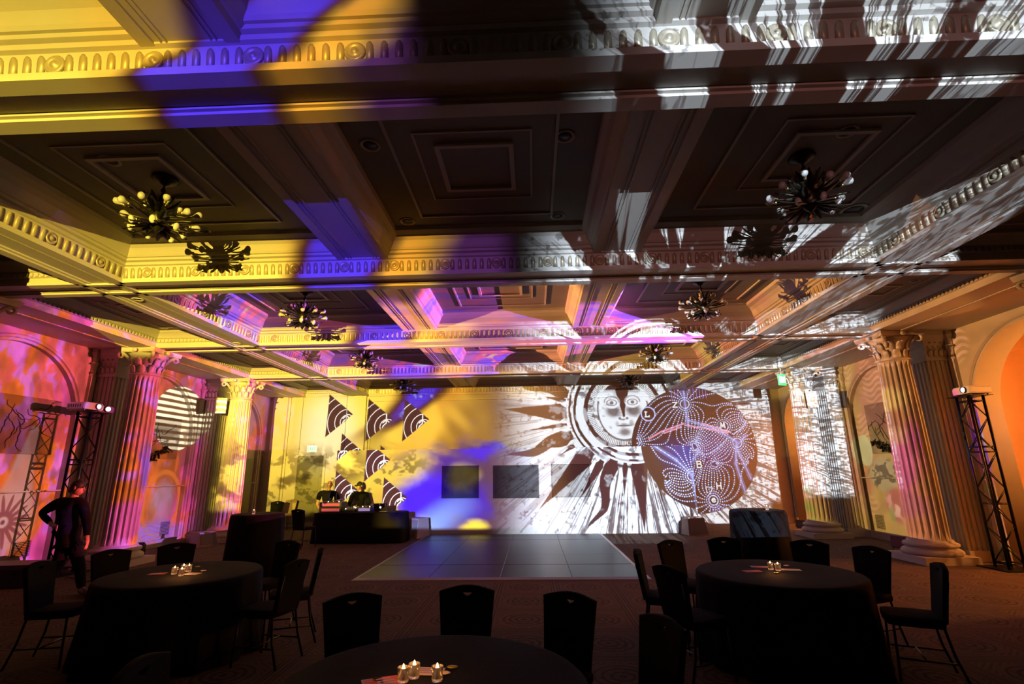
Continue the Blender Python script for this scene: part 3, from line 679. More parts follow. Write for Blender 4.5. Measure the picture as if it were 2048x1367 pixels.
# ------------------------------------------------------------------ columns
def make_column():
    t = thing('column', '', 'column')
    MB().box(-.50, .50, -.50, .50, 0, .13).build('plinth', 'column', t)
    MB().lathe([(.46, .13), (.49, .16), (.49, .20), (.45, .235), (.41, .25), (.41, .275), (.44, .29), (.45, .32), (.43, .345), (.38, .36), (.365, .40)], 32).build('base_molding', 'column', t, True)
    NF = 20; rings = []
    for (z, R0) in ((.40, .335), (.55, .330), (1.6, .328), (2.8, .312), (3.78, .288), (3.9, .29)):
        ring = []
        for k in range(NF):
            for (q, dd) in ((.0, 0), (.14, 0), (.32, .030), (.5, .040), (.68, .030), (.86, 0)):
                a = 2 * math.pi * (k + q) / NF; r = R0 - dd * (1 if .5 < z < 3.85 else 0); ring.append((r * math.cos(a), r * math.sin(a), z))
        rings.append(ring)
    MB().loft(rings).build('fluted_shaft', 'column', t)
    cap = MB().lathe([(.29, 3.9), (.325, 3.915), (.325, 3.94), (.285, 3.955), (.275, 4.05), (.285, 4.2), (.32, 4.32), (.38, 4.39)], 28).build('capital', 'column', t, True)
    leaf_me()
    for row, (z, n, r, sc) in enumerate(((3.95, 10, .282, 1.0), (4.09, 10, .285, 1.15))):
        for k in range(n):
            a = 2 * math.pi * (k + .5 * row) / n; obj('acanthus_leaf', LEAF, cap, (r * math.cos(a), r * math.sin(a), z), (0, 0, a), (sc * 1.1, sc, sc))
    vm = MB(); path = [(.30, 0, 4.18), (.36, 0, 4.28), (.44, 0, 4.36)] + [(.50 + .07 * math.sin(t_) * (1 - t_ / 9), 0, 4.33 + .065 * math.cos(t_) * (1 - t_ / 9)) for t_ in [i * .55 for i in range(12)]]
    vm.tube(path, [.03, .032, .034] + [.034 - .0015 * i for i in range(12)], 8); VOL = vm.mesh('volute', 'column', True)
    for k in range(4): obj('volute', VOL, cap, None, (0, 0, R_(45 + 90 * k)))
    ab = []
    for k in range(4):
        a0 = R_(45 + 90 * k); c = (.60 * math.cos(a0), .60 * math.sin(a0)); a1 = R_(45 + 90 * (k + 1)); d = (.60 * math.cos(a1), .60 * math.sin(a1))
        for i in range(6):
            t_ = i / 6; x = c[0] + (d[0] - c[0]) * t_; y = c[1] + (d[1] - c[1]) * t_; f = 1 - .16 * math.sin(math.pi * t_); ab.append((x * f, y * f))
    MB().loft([[(x, y, 4.40) for x, y in ab], [(x * 1.03, y * 1.03, 4.44) for x, y in ab], [(x * 1.05, y * 1.05, 4.495) for x, y in ab]]).build('abacus', 'column', cap)
    FLW = MB().ball((.44, 0, 4.43), .035, .055, .045, 8, 6).mesh('fleuron', 'column', True)
    for k in range(4): obj('fleuron', FLW, cap, None, (0, 0, R_(90 * k)))
    return t
col0 = make_column(); first = True
names = {(-8.62, 10.75): 'fluted ivory column washed pink, right behind the tower with two lit projectors',
         (-8.62, 14.55): 'fluted ivory column lit bright yellow, holding a small wall speaker', (-8.62, 6.95): 'fluted ivory column in the dark left aisle, only its capital corner lit',
         (7.66, 10.75): 'fluted ivory column washed peach beside the open orange archway', (7.66, 14.55): 'fluted ivory column covered by white woven light, speaker on its shaft',
         (7.66, 6.95): 'fluted ivory column on the near side of the open orange archway'}
for yc in COLY[1:]:
    for xc in COLX:
        o = col0 if first else dup(col0); first = False
        o.location = (xc, yc, 0); o['label'] = names[(xc, round(yc, 2))]; o['group'] = 'fluted columns along the aisles'

# ------------------------------------------------------------------ beams and cornices
PROF = [(0, 4.50), (.07, 4.50), (.07, 4.562), (.035, 4.572), (.0, 4.58), (.03, 4.765), (.065, 4.775), (.07, 4.815), (.055, 4.822), (.10, 4.835), (.105, 4.868), (.13, 4.872), (.15, 4.90), (.19, 4.985), (.25, 5.04), (.33, 5.07), (.35, CEIL), (0, CEIL)]
APROF = [(0, 4.50), (.05, 4.50), (.05, 4.545), (.02, 4.555), (.02, 4.62), (.05, 4.63), (.05, 4.70), (.08, 4.71), (.12, 4.76), (.16, 4.80), (.20, 4.83), (.20, ACEIL), (0, ACEIL)]
IPROF = [(0, IBZ), (.03, IBZ), (.04, 4.83), (.06, 4.84), (.12, 4.93), (.15, 5.00), (.20, 5.04), (.20, CEIL), (0, CEIL)]
tg = MB(); tg.loft([[(-w, -.004, z), (-w * .75, -.020 - .1 * z, z), (0, -.026 - .1 * z, z), (w * .75, -.020 - .1 * z, z), (w, -.004, z)] for z, w in ((.0, .030), (.10, .034), (.135, .030), (.152, .016))], closed=True)
TONGUE = tg.mesh('frieze_tongue', 'gilt', True)
rs = MB(); rs.loft([[(r * math.cos(a), -y, .083 + r * math.sin(a)) for a in [2 * math.pi * i / 14 for i in range(14)]] for r, y in ((.078, .006), (.078, .028), (.060, .034), (.052, .024), (.030, .024), (.022, .040), (.006, .044))])
ROSE = rs.mesh('frieze_rosette', 'gilt', True)
dn = MB().box(-.022, .022, -.075, 0, 0, .055); DENT = dn.mesh('dentil', 'trim')
def join_tf(me, tfs, name, m, parent):
    vs = np.array([v.co[:] for v in me.vertices]); fs = [tuple(p.vertices) for p in me.polygons]; b = MB()
    for T in tfs:
        T = np.array(T); b.add((vs @ T[:3, :3].T + T[:3, 3]).tolist(), fs)
    return stuff(b.build(name, m, parent))
def frieze(parent, axis, a0, a1, base, sign, single):
    n = int(abs(a1 - a0) / .105); tl, rl = [], []
    for i in range(n):
        t = a0 + (a1 - a0) * (i + .5) / n
        if axis == 'x': T = Matrix.Translation((t, base, 4.588)) @ Matrix.Rotation(0 if sign < 0 else math.pi, 4, 'Z')
        else: T = Matrix.Translation((base, t, 4.588)) @ Matrix.Rotation(R_(90) if sign > 0 else R_(-90), 4, 'Z')
        (rl if i % 7 == 3 else tl).append(T)
    if single:
        for me, ls, nm in ((TONGUE, tl, 'frieze_tongue'), (ROSE, rl, 'frieze_rosette')):
            for T in ls: o = obj(nm, me, parent); o.matrix_local = T
    else:
        join_tf(TONGUE, tl, 'frieze_tongue_run', 'gilt', parent); join_tf(ROSE, rl, 'frieze_rosette_run', 'gilt', parent)
def dentils(parent, axis, a0, a1, base, sign, single=False):
    n = int(abs(a1 - a0) / .085); ls = []
    for i in range(n):
        t = a0 + (a1 - a0) * (i + .5) / n
        if axis == 'x': T = Matrix.Translation((t, base, 4.632)) @ Matrix.Rotation(0 if sign < 0 else math.pi, 4, 'Z')
        else: T = Matrix.Translation((base, t, 4.632)) @ Matrix.Rotation(R_(90) if sign > 0 else R_(-90), 4, 'Z')
        ls.append(T)
    join_tf(DENT, ls, 'dentil_run', 'trim', parent)
tn = 0
def trim(mb, m='trim'):
    global tn; tn += 1; return struct(mb.build('trim_%d' % tn, m))
for i, b in enumerate(BY):
    last = i == len(BY) - 1
    mb = MB(); y1 = b + BW if not last else YB + .02
    mb.box(XL, XR, b, y1, SOF + .05, CEIL)
    if not last:
        mb.box(XL, XR, b, b + .075, SOF, SOF + .05); mb.box(XL, XR, y1 - .075, y1, SOF, SOF + .05)
        mb.box(XL, XR, y1 - .11, y1 - .075, SOF + .025, SOF + .05); mb.box(XL, XR, b + .075, b + .11, SOF + .025, SOF + .05)
    bm_ = trim(mb)
    MB().sweep(PROF, 'x', MX0, MX1, b, -1).build('cornice', 'trim', bm_)
    if not last: MB().sweep(PROF, 'x', MX0, MX1, y1, 1).build('cornice', 'trim', bm_)
    for x0, x1 in ((AX0, MX0 - MBW), (MX1 + MBW, AX1)):
        MB().sweep(APROF, 'x', x0, x1, b, -1).build('aisle_cornice', 'trim', bm_)
        if i >= 2: dentils(bm_, 'x', x0, x1, b, -1)
        if not last: MB().sweep(APROF, 'x', x0, x1, y1, 1).build('aisle_cornice', 'trim', bm_)
    if i >= 2: frieze(bm_, 'x', MX0, MX1, b, -1, i in (2, 3))
for sd, (xa, xb) in ((1, (MX0 - MBW, MX0)), (-1, (MX1, MX1 + MBW))):
    mb = MB(); y_ = YREAR
    mb.box(xa, xb, YREAR, YB, SOF + .03, CEIL); mb.box(xa, xa + .09, YREAR, YB, SOF, SOF + .03); mb.box(xb - .09, xb, YREAR, YB, SOF, SOF + .03)
    for q in (.13, .155): mb.box(xa + q, xa + q + .012, YREAR, YB, SOF + .012, SOF + .03); mb.box(xb - q - .012, xb - q, YREAR, YB, SOF + .012, SOF + .03)
    lb = trim(mb); inner = xb if sd > 0 else xa; outer = xa if sd > 0 else xb
    for i in range(len(BY) - 1):
        a0, a1 = BY[i] + BW, BY[i + 1]
        MB().sweep(PROF, 'y', a0, a1, inner, sd).build('cornice', 'trim', lb)
        MB().sweep(APROF, 'y', a0, a1, outer, -sd).build('aisle_cornice', 'trim', lb)
        if i >= 2: frieze(lb, 'y', a0 + .36, a1 - .36 + .3, inner, sd, i == 2)
for sd, (xa, xb) in ((1, (XL, AX0)), (-1, (AX1, XR))):
    mb = MB(); mb.box(xa, xb, YREAR, YB, SOF + .02, ACEIL + .05); mb.box(xa, xb, YREAR, YB, SOF + .001, SOF + .02)
    for q in (.45, .49): 
        xq = xb - q if sd > 0 else xa + q; mb.box(xq - .01, xq + .01, YREAR, YB, SOF - .012, SOF + .001)
    wb = trim(mb); inner = xb if sd > 0 else xa
    for i in range(1, len(BY) - 1):
        a0, a1 = BY[i] + BW, BY[i + 1]
        MB().sweep(APROF, 'y', a0, a1, inner, sd).build('aisle_cornice', 'trim', wb)
        if i >= 2: dentils(wb, 'y', a0 + .2, a1 - .1, inner, sd)
for (xa, xb) in IB:
    mb = MB(); mb.box(xa, xb, YREAR, YB, IBZ + .02, CEIL); mb.box(xa, xa + .08, YREAR, YB, IBZ, IBZ + .02); mb.box(xb - .08, xb, YREAR, YB, IBZ, IBZ + .02)
    for q in (.13, .17): mb.box(xa + q, xa + q + .012, YREAR, YB, IBZ + .006, IBZ + .02); mb.box(xb - q - .012, xb - q, YREAR, YB, IBZ + .006, IBZ + .02)
    ib = trim(mb)
    for i in range(1, len(BY) - 1):
        a0, a1 = BY[i] + BW, BY[i + 1]
        MB().sweep(IPROF, 'y', a0, a1, xb, 1).build('cornice', 'trim', ib); MB().sweep(IPROF, 'y', a0, a1, xa, -1).build('cornice', 'trim', ib)
# flat moldings on the coffer ceilings
def rect_molding(x0, x1, y0, y1, z, w=.03, h=.022):
    m = MB(); m.box(x0, x1, y0, y0 + w, z - h, z); m.box(x0, x1, y1 - w, y1, z - h, z); m.box(x0, x0 + w, y0 + w, y1 - w, z - h, z); m.box(x1 - w, x1, y0 + w, y1 - w, z - h, z)
    return m.build('ceiling_molding', 'trim', ceiling)
for i in range(1, len(BY) - 1):
    a0, a1 = BY[i] + BW, BY[i + 1]
    for (x0, x1) in ((MX0, IB[0][0]), (IB[0][1], IB[1][0]), (IB[1][1], MX1)):
        rect_molding(x0 + .62, x1 - .62, a0 + .6, a1 - .6, CEIL)
        if i >= 2:
            xc, yc = (x0 + x1) / 2, (a0 + a1) / 2; rect_molding(xc - .42, xc + .42, yc - .45, yc + .45, CEIL, .05, .03); rect_molding(xc - .62, xc + .62, yc - .65, yc + .65, CEIL, .02, .015)
    for (x0, x1) in ((AX0, MX0 - MBW), (MX1 + MBW, AX1)):
        rect_molding(x0 + .4, x1 - .4, a0 + .4, a1 - .4, ACEIL, .02, .012)
        xc, yc = (x0 + x1) / 2, (a0 + a1) / 2; rect_molding(xc - .22, xc + .22, yc - .25, yc + .25, ACEIL, .03, .02)

# ------------------------------------------------------------------ back wall, low screen wall, door
wall_b = struct(MB().box(XL - .35, XR + .5, YB, YB + .3, 0, SOF + .05).build('wall_back', 'wall'))
def wb_box(px0, px1, z0, z1, d, name, m='trim', parent=wall_b):
    a, b = onY(px0, 860, YB).x, onY(px1, 860, YB).x; return MB().box(a, b, YB - d, YB, z0, z1).build(name, m, parent)
wb_box(545, 573, 0, 4.5, .10, 'corner_pilaster'); wb_box(694, 731, 0, 4.5, .12, 'back_pilaster')
for k, (p0, p1) in enumerate(((733, 737), (739, 742))): wb_box(p0, p1, 0, 4.36, .07 - .02 * k, 'frame_molding')
for p0 in (577, 601.5, 690): wb_box(p0, p0 + .7, 0, 4.5, .008, 'wall_groove', 'dark')
a, b = onY(733, 860, YB).x, onY(1330, 860, YB).x; MB().box(a, b, YB - .06, YB, 4.30, 4.36).build('frame_molding', 'trim', wall_b)
struct(MB().box(XL, XR, YB - .04, YB, 0, .16).build('baseboard_back', 'trim'))
PX0, PX1 = onY(669, 980, YP).x, onY(1392, 990, YP).x; PZ = onY(1000, 896, YP).z
scr = struct(MB().box(PX0, PX1, YP, YP + .14, 0, PZ).build('wall_screen', 'panel'))
MB().box(PX0, PX1, YP - .012, YP, 0, .05).build('screen_foot_strip', 'trim', scr)
for k in range(0):
    x = PX0 + (PX1 - PX0) * k / 8; MB().box(x - .004, x + .004, YP - .003, YP + .01, .05, PZ - .01).build('panel_joint', 'dark', scr)
dx0, dx1 = onY(591, 980, YB).x, onY(643, 980, YB).x; dz = onY(615, 911, YB).z
door = struct(MB().box(dx0, dx1, YB - .03, YB + .0, 0, dz).build('door_1', 'door'))
for (z0, z1) in ((.2, dz * .42), (dz * .46, dz - .15)):
    MB().box(dx0 + .12, dx1 - .12, YB - .042, YB - .03, z0, z1).build('door_panel', 'door', door)
fm = MB(); fm.box(dx0 - .08, dx0, YB - .05, YB, 0, dz + .08); fm.box(dx1, dx1 + .08, YB - .05, YB, 0, dz + .08); fm.box(dx0, dx1, YB - .05, YB, dz, dz + .08); fm.build('door_frame', 'trim', door)
MB().ball((dx1 - .1, YB - .07, 1.05), .03, .03, .03).build('door_handle', 'gold', door, True)
# service door in the last bay of the left wall
sd_ = struct(MB().box(XL + .0, XL + .03, 15.7, 17.5, 0, 2.3).build('door_2', 'door'))
for y0, y1 in ((15.75, 16.57), (16.63, 17.45)): MB().box(XL + .03, XL + .045, y0, y1, .05, 2.25).build('door_leaf', 'door', sd_)

# ------------------------------------------------------------------ lobby behind the right-hand arches
lob = struct(MB().box(XR + 3.6, XR + 3.8, YREAR, YB + 1, 0, 4.9).build('wall_corridor', 'gold_wall'))
MB().box(XR + 3.52, XR + 3.6, YREAR, YB + 1, 0, .2).build('corridor_baseboard', 'wood', lob)
struct(MB().box(XR + .5, XR + 3.8, YREAR, YB + 1, 4.6, 4.9).build('ceiling_corridor', 'gold_wall'))
struct(MB().box(XR + .5, XR + 3.8, YB + .9, YB + 1.1, 0, 4.6).build('wall_corridor_end', 'gold_wall'))
struct(MB().box(XR + 1.7, XR + 3.6, 9.7, 9.95, 0, 4.6).build('wall_corridor_cross', 'gold_wall'))
rl = thing('stair_railing', 'dark wooden railing in the orange lobby beyond the open archway', 'railing', (XR + 1.55, 0, 0))
MB().tube([(0, 7.7, 1.55), (0, 9.75, 1.55)], .03, 8).build('handrail', 'wood', rl)
MB().box(-.02, .02, 7.7, 9.75, .10, .15).build('bottom_rail', 'wood', rl)
MB().box(-.03, .03, 7.66, 7.74, 0, 1.6).build('post', 'wood', rl); MB().box(-.03, .03, 9.71, 9.79, 0, 1.6).build('post', 'wood', rl)
for k in range(10): MB().box(-.012, .012, 7.9 + k * .19 - .012, 7.9 + k * .19 + .012, .15, 1.53).build('baluster', 'wood', rl)
for (y, nm) in ((8.3, 'amber lamp high on the lobby wall past the open archway'), (16.9, 'amber lamp high on the lobby wall past the far narrow archway')):
    t = thing('wall_lamp', nm, 'lamp', (XR + 3.6, y, 3.2))
    MB().box(-.04, 0, -.08, .08, -.12, .12).build('back_plate', 'gold', t); MB().lathe([(.05, -.1), (.11, .12), (.10, .12), (.045, -.09)], 16, (-.14, 0, 0)).build('lamp_shade', 'amber', t, True)
    ld = bpy.data.lights.new('wall_lamp_light', 'POINT'); ld.energy = 720; ld.color = (1.0, .42, .09); ld.shadow_soft_size = .12
    lo = bpy.data.objects.new('wall_lamp_light', ld); COL.objects.link(lo); lo.parent = t; lo.location = (-.5, 0, .15)

# ------------------------------------------------------------------ dance floor
df = thing('dance_floor', 'portable dark dance floor of square panels with a pale sloped edging', 'dance floor', (-.605, 12.3, 0))
pm = MB().loft([[(-.608, -.608, 0), (.608, -.608, 0), (.608, .608, 0), (-.608, .608, 0)], [(-.608, -.608, .020), (.608, -.608, .020), (.608, .608, .020), (-.608, .608, .020)], [(-.603, -.603, .024), (.603, -.603, .024), (.603, .603, .024), (-.603, .603, .024)]]).mesh('floor_panel', 'dance')
for i in range(4):
    for j in range(5): obj('floor_panel', pm, df, ((i - 1.5) * 1.22, (j - 2) * 1.22, .001 + .0015 * ((i * 3 + j * 5) % 3)))
W2, H2 = 2.44, 3.05
for (a, b) in (((-W2, -H2), (W2, -H2)), ((W2, -H2), (W2, H2)), ((W2, H2), (-W2, H2)), ((-W2, H2), (-W2, -H2))):
    ax, ay = a; bx, by = b; L_ = math.hypot(bx - ax, by - ay); ux, uy = (bx - ax) / L_, (by - ay) / L_; nx, ny = uy, -ux; e = .09
    MB().loft([[(ax, ay, 0), (ax + (nx - ux) * e, ay + (ny - uy) * e, 0), (ax + (nx - ux) * e, ay + (ny - uy) * e, .004), (ax, ay, .026)], [(bx, by, 0), (bx + (nx + ux) * e, by + (ny + uy) * e, 0), (bx + (nx + ux) * e, by + (ny + uy) * e, .004), (bx, by, .026)]]).build('edge_ramp', 'dance_edge', df)

# ------------------------------------------------------------------ round tables and cocktail tables
def round_table(c, label, seed):
    t = thing('round_table', label, 'table', (c[0], c[1], 0), 0, 'round banquet tables')
    rnd = random.Random(seed); ph = [rnd.uniform(0, 6.28) for _ in range(3)]
    def fold(a, z):
        k = max(0, (.74 - z) / .74); return .030 * k * (math.sin(14 * a + ph[0]) + .6 * math.sin(9 * a + ph[1]) + .3 * math.sin(23 * a + ph[2]))
    MB().lathe([(.01, .765), (.40, .765), (.72, .765), (.752, .760), (.768, .745), (.774, .70), (.785, .5), (.80, .25), (.825, .012), (.80, .012), (.77, .5), (.755, .70), (.74, .735), (.01, .735)], 96, fold=fold).build('tablecloth', 'cloth', t, True)
    MB().lathe([(.01, .715), (.745, .715), (.745, .734), (.01, .734)], 40).build('tabletop', 'wood', t)
    for k in range(4):
        a = R_(45 + 90 * k); MB().tube([(.5 * math.cos(a), .5 * math.sin(a), 0), (.5 * math.cos(a), .5 * math.sin(a), .714)], .016, 8).build('leg', 'steel', t)
    return t
TC, TL, TR = (-.52, 2.78), (-3.73, 5.62), (2.4, 5.52)
round_table(TC, 'round black-draped table with three tall votives and red cards, carpet behind it', 1)
round_table(TL, 'round black-draped table with a cluster of four votives, beside the walking person', 2)
round_table(TR, 'round black-draped table with two votives, next to the dance floor corner', 3)
def cocktail(c, label, seed):
    t = thing('cocktail_table', label, 'table', (c[0], c[1], 0), 0, 'black-draped cocktail tables')
    rnd = random.Random(seed); p0 = rnd.uniform(0, 6)
    fold = lambda a, z: .014 * max(0, (1.0 - z)) * math.sin(11 * a + p0) + .008 * math.sin(17 * a + p0 * 2) * max(0, 1 - z)
    MB().lathe([(.01, 1.08), (.38, 1.08), (.425, 1.073), (.445, 1.05), (.455, 1.0), (.47, .6), (.50, .012), (.48, .012), (.45, .6), (.43, 1.0), (.40, 1.05), (.01, 1.05)], 72, fold=fold).build('tablecloth', 'cloth', t, True)
    MB().lathe([(.01, 1.02), (.42, 1.02), (.42, 1.048), (.01, 1.048)], 32).build('tabletop', 'wood', t)
    MB().lathe([(.26, 0), (.26, .02), (.05, .05), (.035, .1), (.035, 1.02)], 16).build('pedestal', 'steel', t)
    return t
KL, KR = (-5.02, 9.45), (3.83, 9.28)
cocktail(KL, 'tall black-draped cocktail table between the striped disc and the disc jockeys', 4)
cocktail(KR, 'tall black-draped cocktail table catching stripes of the sun projection on its front', 5)

# ------------------------------------------------------------------ banquet chairs
def chair_parts(fab):
    sh = [(-.165, .47), (-.172, .56), (-.185, .72), (-.20, .885)] + [(-.20 + .40 * i / 10, .885 + .036 * math.sin(math.pi * i / 10)) for i in range(1, 10)] + [(.20, .885), (.185, .72), (.172, .56), (.165, .47)]
    hole = [(-.055, .888), (.055, .888), (.040, .868), (.018, .852), (0, .848), (-.018, .852), (-.040, .868)]
    me = shape2d('backrest', sh, [hole], .028, fab, .008)
    for v in me.vertices:
        z = v.co.z; v.co.y += .19 + (z - .47) * .17 - .30 * (v.co.x ** 2)
    seat = MB(); rg = lambda s_, z: [(s_ * x, s_ * y - .015, z) for x, y in ((-.20, .19), (-.215, .0), (-.205, -.17), (-.17, -.215), (0, -.225), (.17, -.215), (.205, -.17), (.215, 0), (.20, .19), (0, .205))]
    seat.loft([rg(.97, .425), rg(1.0, .44), rg(1.0, .475), rg(.96, .492), rg(.80, .498)])
    P_ = dict(backrest=me, seat=seat.mesh('seat', fab, True))
    for s_, n in ((-1, 'l'), (1, 'r')):
        P_['front_' + n] = MB().tube([(s_ * .19, -.19, .43), (s_ * .20, -.20, .22), (s_ * .205, -.21, 0)], .011, 8).mesh('leg', 'steel', True)
        P_['back_' + n] = MB().tube([(s_ * .175, .255, .80), (s_ * .172, .19, .50), (s_ * .175, .165, .43), (s_ * .19, .20, .22), (s_ * .20, .27, 0)], .011, 8).mesh('leg', 'steel', True)
        P_['side_' + n] = MB().tube([(s_ * .193, -.19, .17), (s_ * .193, .21, .17)], .008, 6).mesh('stretcher', 'steel', True)
    P_['cross'] = MB().tube([(-.193, .0, .17), (.193, .0, .17)], .008, 6).mesh('stretcher', 'steel', True)
    return P_
CH = {f: chair_parts(f) for f in ('fabric', 'tan')}
def chair(x, y, rz, label, group=None, fab='fabric'):
    t = thing('banquet_chair', label, 'chair', (x, y, 0), rz, group)
    for k, me in CH[fab].items():
        obj('backrest' if k == 'backrest' else 'seat' if k == 'seat' else 'stretcher' if k[:2] in ('si', 'cr') else 'leg', me, t)
    return t
def chairs_round(c, angs, label, group=None, r=1.10):
    if c == TL: group = 'chairs around the four-votive table'
    for a in angs:
        chair(c[0] + r * math.cos(R_(a)), c[1] + r * math.sin(R_(a)), R_(a - 90), label, group)
G1 = 'chairs around the three-votive table'
chairs_round(TC, (125.5,), 'black banquet chair at the three-votive table, the one nearest the four-votive table', G1)
chairs_round(TC, (90,), 'black banquet chair at the three-votive table, squarely facing away from the dance floor', G1)
chairs_round(TC, (56,), 'black banquet chair at the three-votive table, slightly turned, one leg showing below the back', G1)
chairs_round(TC, (22,), 'black banquet chair turned sideways between the three-votive and two-votive tables', G1)
chairs_round(TC, (188,), 'black banquet chair barely visible in the dark corner by the three-votive table', G1)
G2 = 'chairs around the two-votive table'
chairs_round(TR, (163,), 'black banquet chair seen side-on, touching the dance floor corner', G2)
chairs_round(TR, (124,), 'black banquet chair at the two-votive table, its back towards the floor monitor under the sun', G2)
chairs_round(TR, (206,), 'black banquet chair at the two-votive table, overlapping the side-on chair at the dance floor corner', G2)
chairs_round(TR, (91,), 'black banquet chair at the two-votive table, sunward of the striped cocktail table', G2)
chairs_round(TR, (50,), 'black banquet chair at the two-votive table, column side of the striped cocktail table', G2)
chairs_round(TR, (22,), 'black banquet chair at the two-votive table with the floodlights behind it', G2)
chairs_round(TR, (-24,), 'black banquet chair seen edge-on at the two-votive table, facing the candles', G2, 1.05)
chairs_round(TL, (128,), 'black banquet chair at the four-votive table, in front of the wall vent', None)
chairs_round(TL, (157,), 'black banquet chair at the four-votive table, close to the walking person', None)
chairs_round(TL, (192,), 'black banquet chair at the four-votive table, half hidden by deep shadow near the trailing foot', None)
chairs_round(TL, (67,), 'black banquet chair at the four-votive table, with the plain cocktail table close behind it')
chairs_round(TL, (23,), 'black banquet chair at the four-votive table, partly hidden behind another chair near the dance floor')
chairs_round(TL, (-11,), 'black banquet chair at the four-votive table, side-on with all its legs visible')
p = onZ(543, 1064, 0); chair(p.x, p.y, R_(5), 'black banquet chair standing against the yellow wall near the door', None)
p = onZ(569, 1057, 0); chair(p.x, p.y, R_(-8), 'tan banquet chair standing against the yellow wall near the door', None, 'tan')
chair(-5.75, 13.1, R_(160), 'black banquet chair pulled out in front of the disc jockey table', None)

# ------------------------------------------------------------------ candles, cards, tokens
vg = MB().lathe([(.006, .004), (.030, .004), (.033, .01), (.036, .085), (.033, .085), (.030, .02), (.006, .018)], 20); VG = vg.mesh('glass_cup', 'glass', True)
VW = MB().lathe([(.004, .019), (.026, .019), (.026, .040), (.004, .042)], 16).mesh('candle', 'wax', True)
VF = MB().lathe([(.002, .042), (.010, .048), (.013, .060), (.009, .078), (.003, .098), (.001, .102)], 12).mesh('flame', 'flame', True)
def votive(x, y, z, label, group, watts=.5, sc=.8):
    t = thing('votive_candle', label, 'candle', (x, y, z), random.uniform(0, 6), group); t.scale = (sc, sc, sc)
    obj('glass_cup', VG, t); obj('candle', VW, t); obj('flame', VF, t)
    ld = bpy.data.lights.new('flame_light', 'POINT'); ld.energy = watts; ld.color = (1.0, .36, .10); ld.shadow_soft_size = .012
    lo = obj('flame_light', ld, t, (0, 0, .112))
ZT = .766
for (px, py) in ((806, 1364), (828, 1356), (874, 1362)):
    p = onZ(px, py, ZT); votive(p.x, p.y, ZT, {806: 'lit votive in clear glass standing right beside the red card', 828: 'lit votive in clear glass in front of the pale card', 874: 'lit votive in clear glass beside the small pink token'}[px], 'votives among the red cards')
for (px, py) in ((348, 1148), (362, 1151), (366, 1143), (377, 1143)):
    p = onZ(px, py, ZT); votive(p.x, p.y, ZT, 'lit votive in the cluster of four on the table by the walking person', 'cluster of four votives')
for (px, py) in ((1542, 1139), (1557, 1141)):
    p = onZ(px, py, ZT); votive(p.x, p.y, ZT, 'lit votive of the pair on the table next to the dance floor corner', 'pair of votives')
votive(KL[0] + .03, KL[1] - .22, 1.081, 'single lit votive on the cocktail table near the disc jockeys', None)
votive(KR[0] + .08, KR[1] - .22, 1.081, 'single lit votive on the cocktail table with sun stripes', None)
def card(px, py, z, w, d, rz, m, label):
    p = onZ(px, py, z); o = MB().box(-w / 2, w / 2, -d / 2, d / 2, .0005, .003).build('printed_card', m)
    o.location = (p.x, p.y, z); o.rotation_euler = (0, 0, rz); tag(o, label, 'card')
    for k in range(3):
        MB().box(-w * .38, w * (.1 + .12 * k), d * (.28 - .25 * k) - .008, d * (.28 - .25 * k) + .008, .003, .0036).build('print_block', 'card_lilac' if m != 'card_lilac' else 'card_red', o)
card(775, 1362, ZT, .15, .12, .35, 'card_red', 'red card with lilac print left of the three tall votives')
card(850, 1342, ZT, .19, .10, -.1, 'card_pale', 'pale card lying behind the three tall votives')
card(745, 1365, ZT, .10, .10, .4, 'card_lilac', 'lilac card poking out beside the red card')
card(315, 1147, ZT, .16, .10, .2, 'card_red', 'dim red card by the cluster of four votives')
card(385, 1147, ZT, .15, .10, -.1, 'card_pale', 'pale card glowing orange beside the cluster of four votives')
card(1505, 1142, ZT, .18, .10, .15, 'card_red', 'dim red card on the dance floor side of the pair of votives')
card(1520, 1133, ZT, .18, .08, -.15, 'card_lilac', 'lilac card lying behind the pair of votives')
card(1582, 1139, ZT, .18, .09, -.2, 'card_pale', 'pale card glowing pink beside the pair of votives')
def token(px, py, label, m='leafy'):
    p = onZ(px, py, ZT); o = MB().lathe([(.002, .0005), (.022, .0005), (.026, .004), (.018, .008), (.002, .009)], 18).build('glass_token', m, None, True)
    o.location = (p.x, p.y, ZT); o.scale = (1.2, .8, 1); tag(o, label, 'token')
token(905, 1334, 'small greenish gold token lying apart on the black cloth'); token(889, 1346, 'small pink token right beside a tall votive', 'card_pale')
token(407, 1141, 'small pale token beside the cluster of four votives', 'card_pale'); token(395, 1133, 'small greenish gold token behind the cluster of four votives')
token(1573, 1131, 'small pale token behind the pair of votives', 'card_pale'); token(1553, 1146, 'small amber token in front of the pair of votives')

